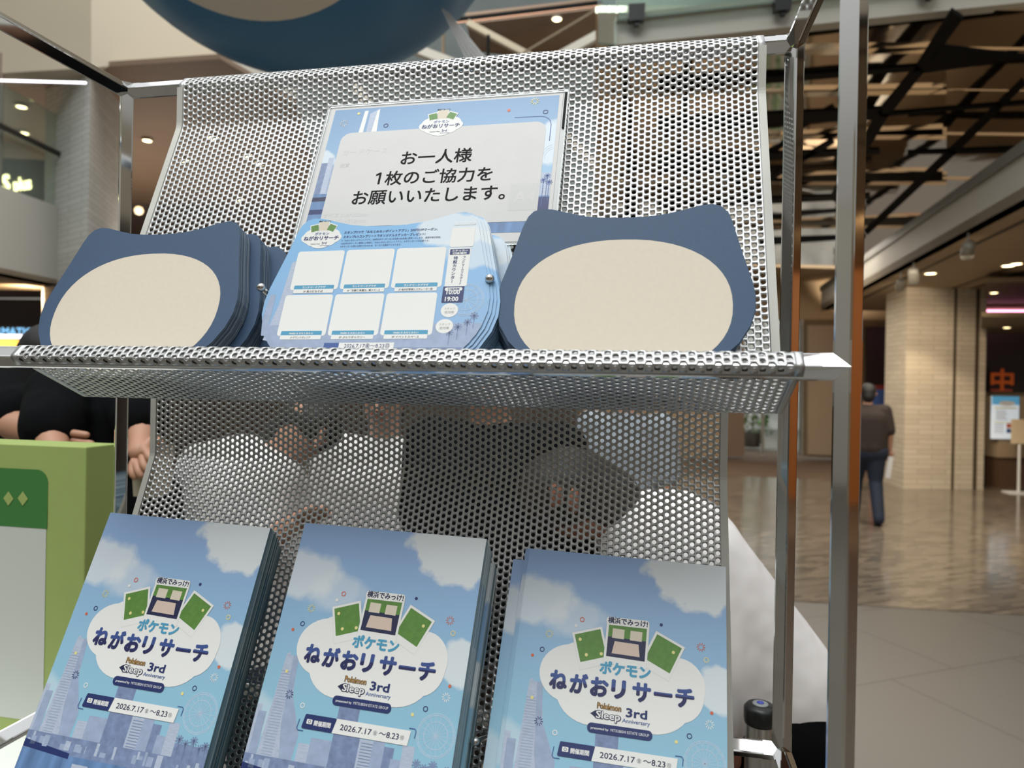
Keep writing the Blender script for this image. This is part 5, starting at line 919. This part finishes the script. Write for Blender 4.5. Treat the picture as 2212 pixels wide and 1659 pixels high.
fk = empty('thermos_flask', v(1640, 1659, 1.15), 'steel vacuum flask with black lid standing behind the rack', 'flask'); k = 1.15 / FPX
tp = v(1640, 1535, 1.15).z - fk.location.z
lathe('flask_body', [(.020, -.14), (.0235, -.135), (.0235, tp - .018), (.022, tp - .014)], mat('brushed_steel', (.6, .6, .57, 1), .28, 1), fk)
ld = lathe('lid', [(.0245, tp - .020), (.026, tp - .012), (.026, tp + .004), (.021, tp + .010), (.004, tp + .0105)], mat('black_lid', '#141617', .35), fk)
lb = lathe('lid_button', [(.013, tp + .0105), (.012, tp + .0125), (.007, tp + .013), (.001, tp + .013)], mat('grey_button', '#8a9090', .4), ld); lathe('blue_dot', [(.006, tp + .013), (.005, tp + .0142), (.001, tp + .0142)], mat('blue_dot', '#3a46a8', .4), ld)
ts = empty('flask_stand', Vector((fk.location.x, fk.location.y, 0)), 'slim dark stand under the steel flask', 'table'); zt_ = fk.location.z - .14
box('table_top', (0, 0, zt_ - .012), (.075, .10, .02), mat('table_dark', '#191613', .4), ts, .003); bm = bmesh.new(); bar(bm, (0, 0, .01), (0, 0, zt_ - .02), .02, segs=12); from_bm('pedestal', bm, M_blackm, ts); box('base_plate', (0, 0, .008), (.2, .18, .016), M_blackm, ts, .003)
# people glimpsed through the holes
J, f_ = standing(505, 1.9, 1.44, (.9, -.5), .10); J.update(head=v(660, 935, 1.9), neck=v(590, 985, 1.9), chest=v(520, 1075, 1.9), sh_l=v(440, 1010, 2.05), sh_r=v(590, 1040, 1.8), el_l=v(400, 1120, 2.0), el_r=v(560, 1180, 1.75), ha_r=v(640, 1130, 1.7), ha_l=v(560, 1150, 2.0))
person('person in white shirt leaning right, seen through the lower shelf holes', J, 1.25, top=SHIRT, sleeve=.8, face=f_)
J, f_ = standing(1065, 1.75, 1.66, (-.3, -1), .0); person('person in black shirt standing behind the lower shelf centre', J, 1.2, top=TEE, bottom=TEEB, face=f_)
J, f_ = standing(835, 2.3, 1.56, (.1, -1), .0); person('person in white shirt behind the shelf, left of the black shirt', J, .95, top=SHIRT, skin=SKIN, face=f_)
J, f_ = standing(1352, 3.2, 1.62, (.5, 1), .0); person('distant person in pale shirt behind the shelf, right of the black shirt', J, .95, top=mat('grey_shirt', '#9aa2aa', .8), face=f_)
# walker far right
J, f_ = standing(1876, 7.9, 1.56, (.15, 1), .03); J['foot_l'] += f_ * .22; J['foot_r'] -= f_ * .18; J['kn_l'] += f_ * .14
person('person in dark T-shirt and jeans walking away near the brick pier', J, 1.15, top=TEEB, bottom=JEAN, sleeve=.7, face=f_)
hn = at(1921, 1010, 7.75); o = empty('handheld_paper', hn, 'small folded paper in the hand of the walking person', 'paper'); box('folded_paper', (0, 0, 0), (.05, .02, .24), M_paper, o, .002, Matrix.Rotation(.12, 3, 'Y'))
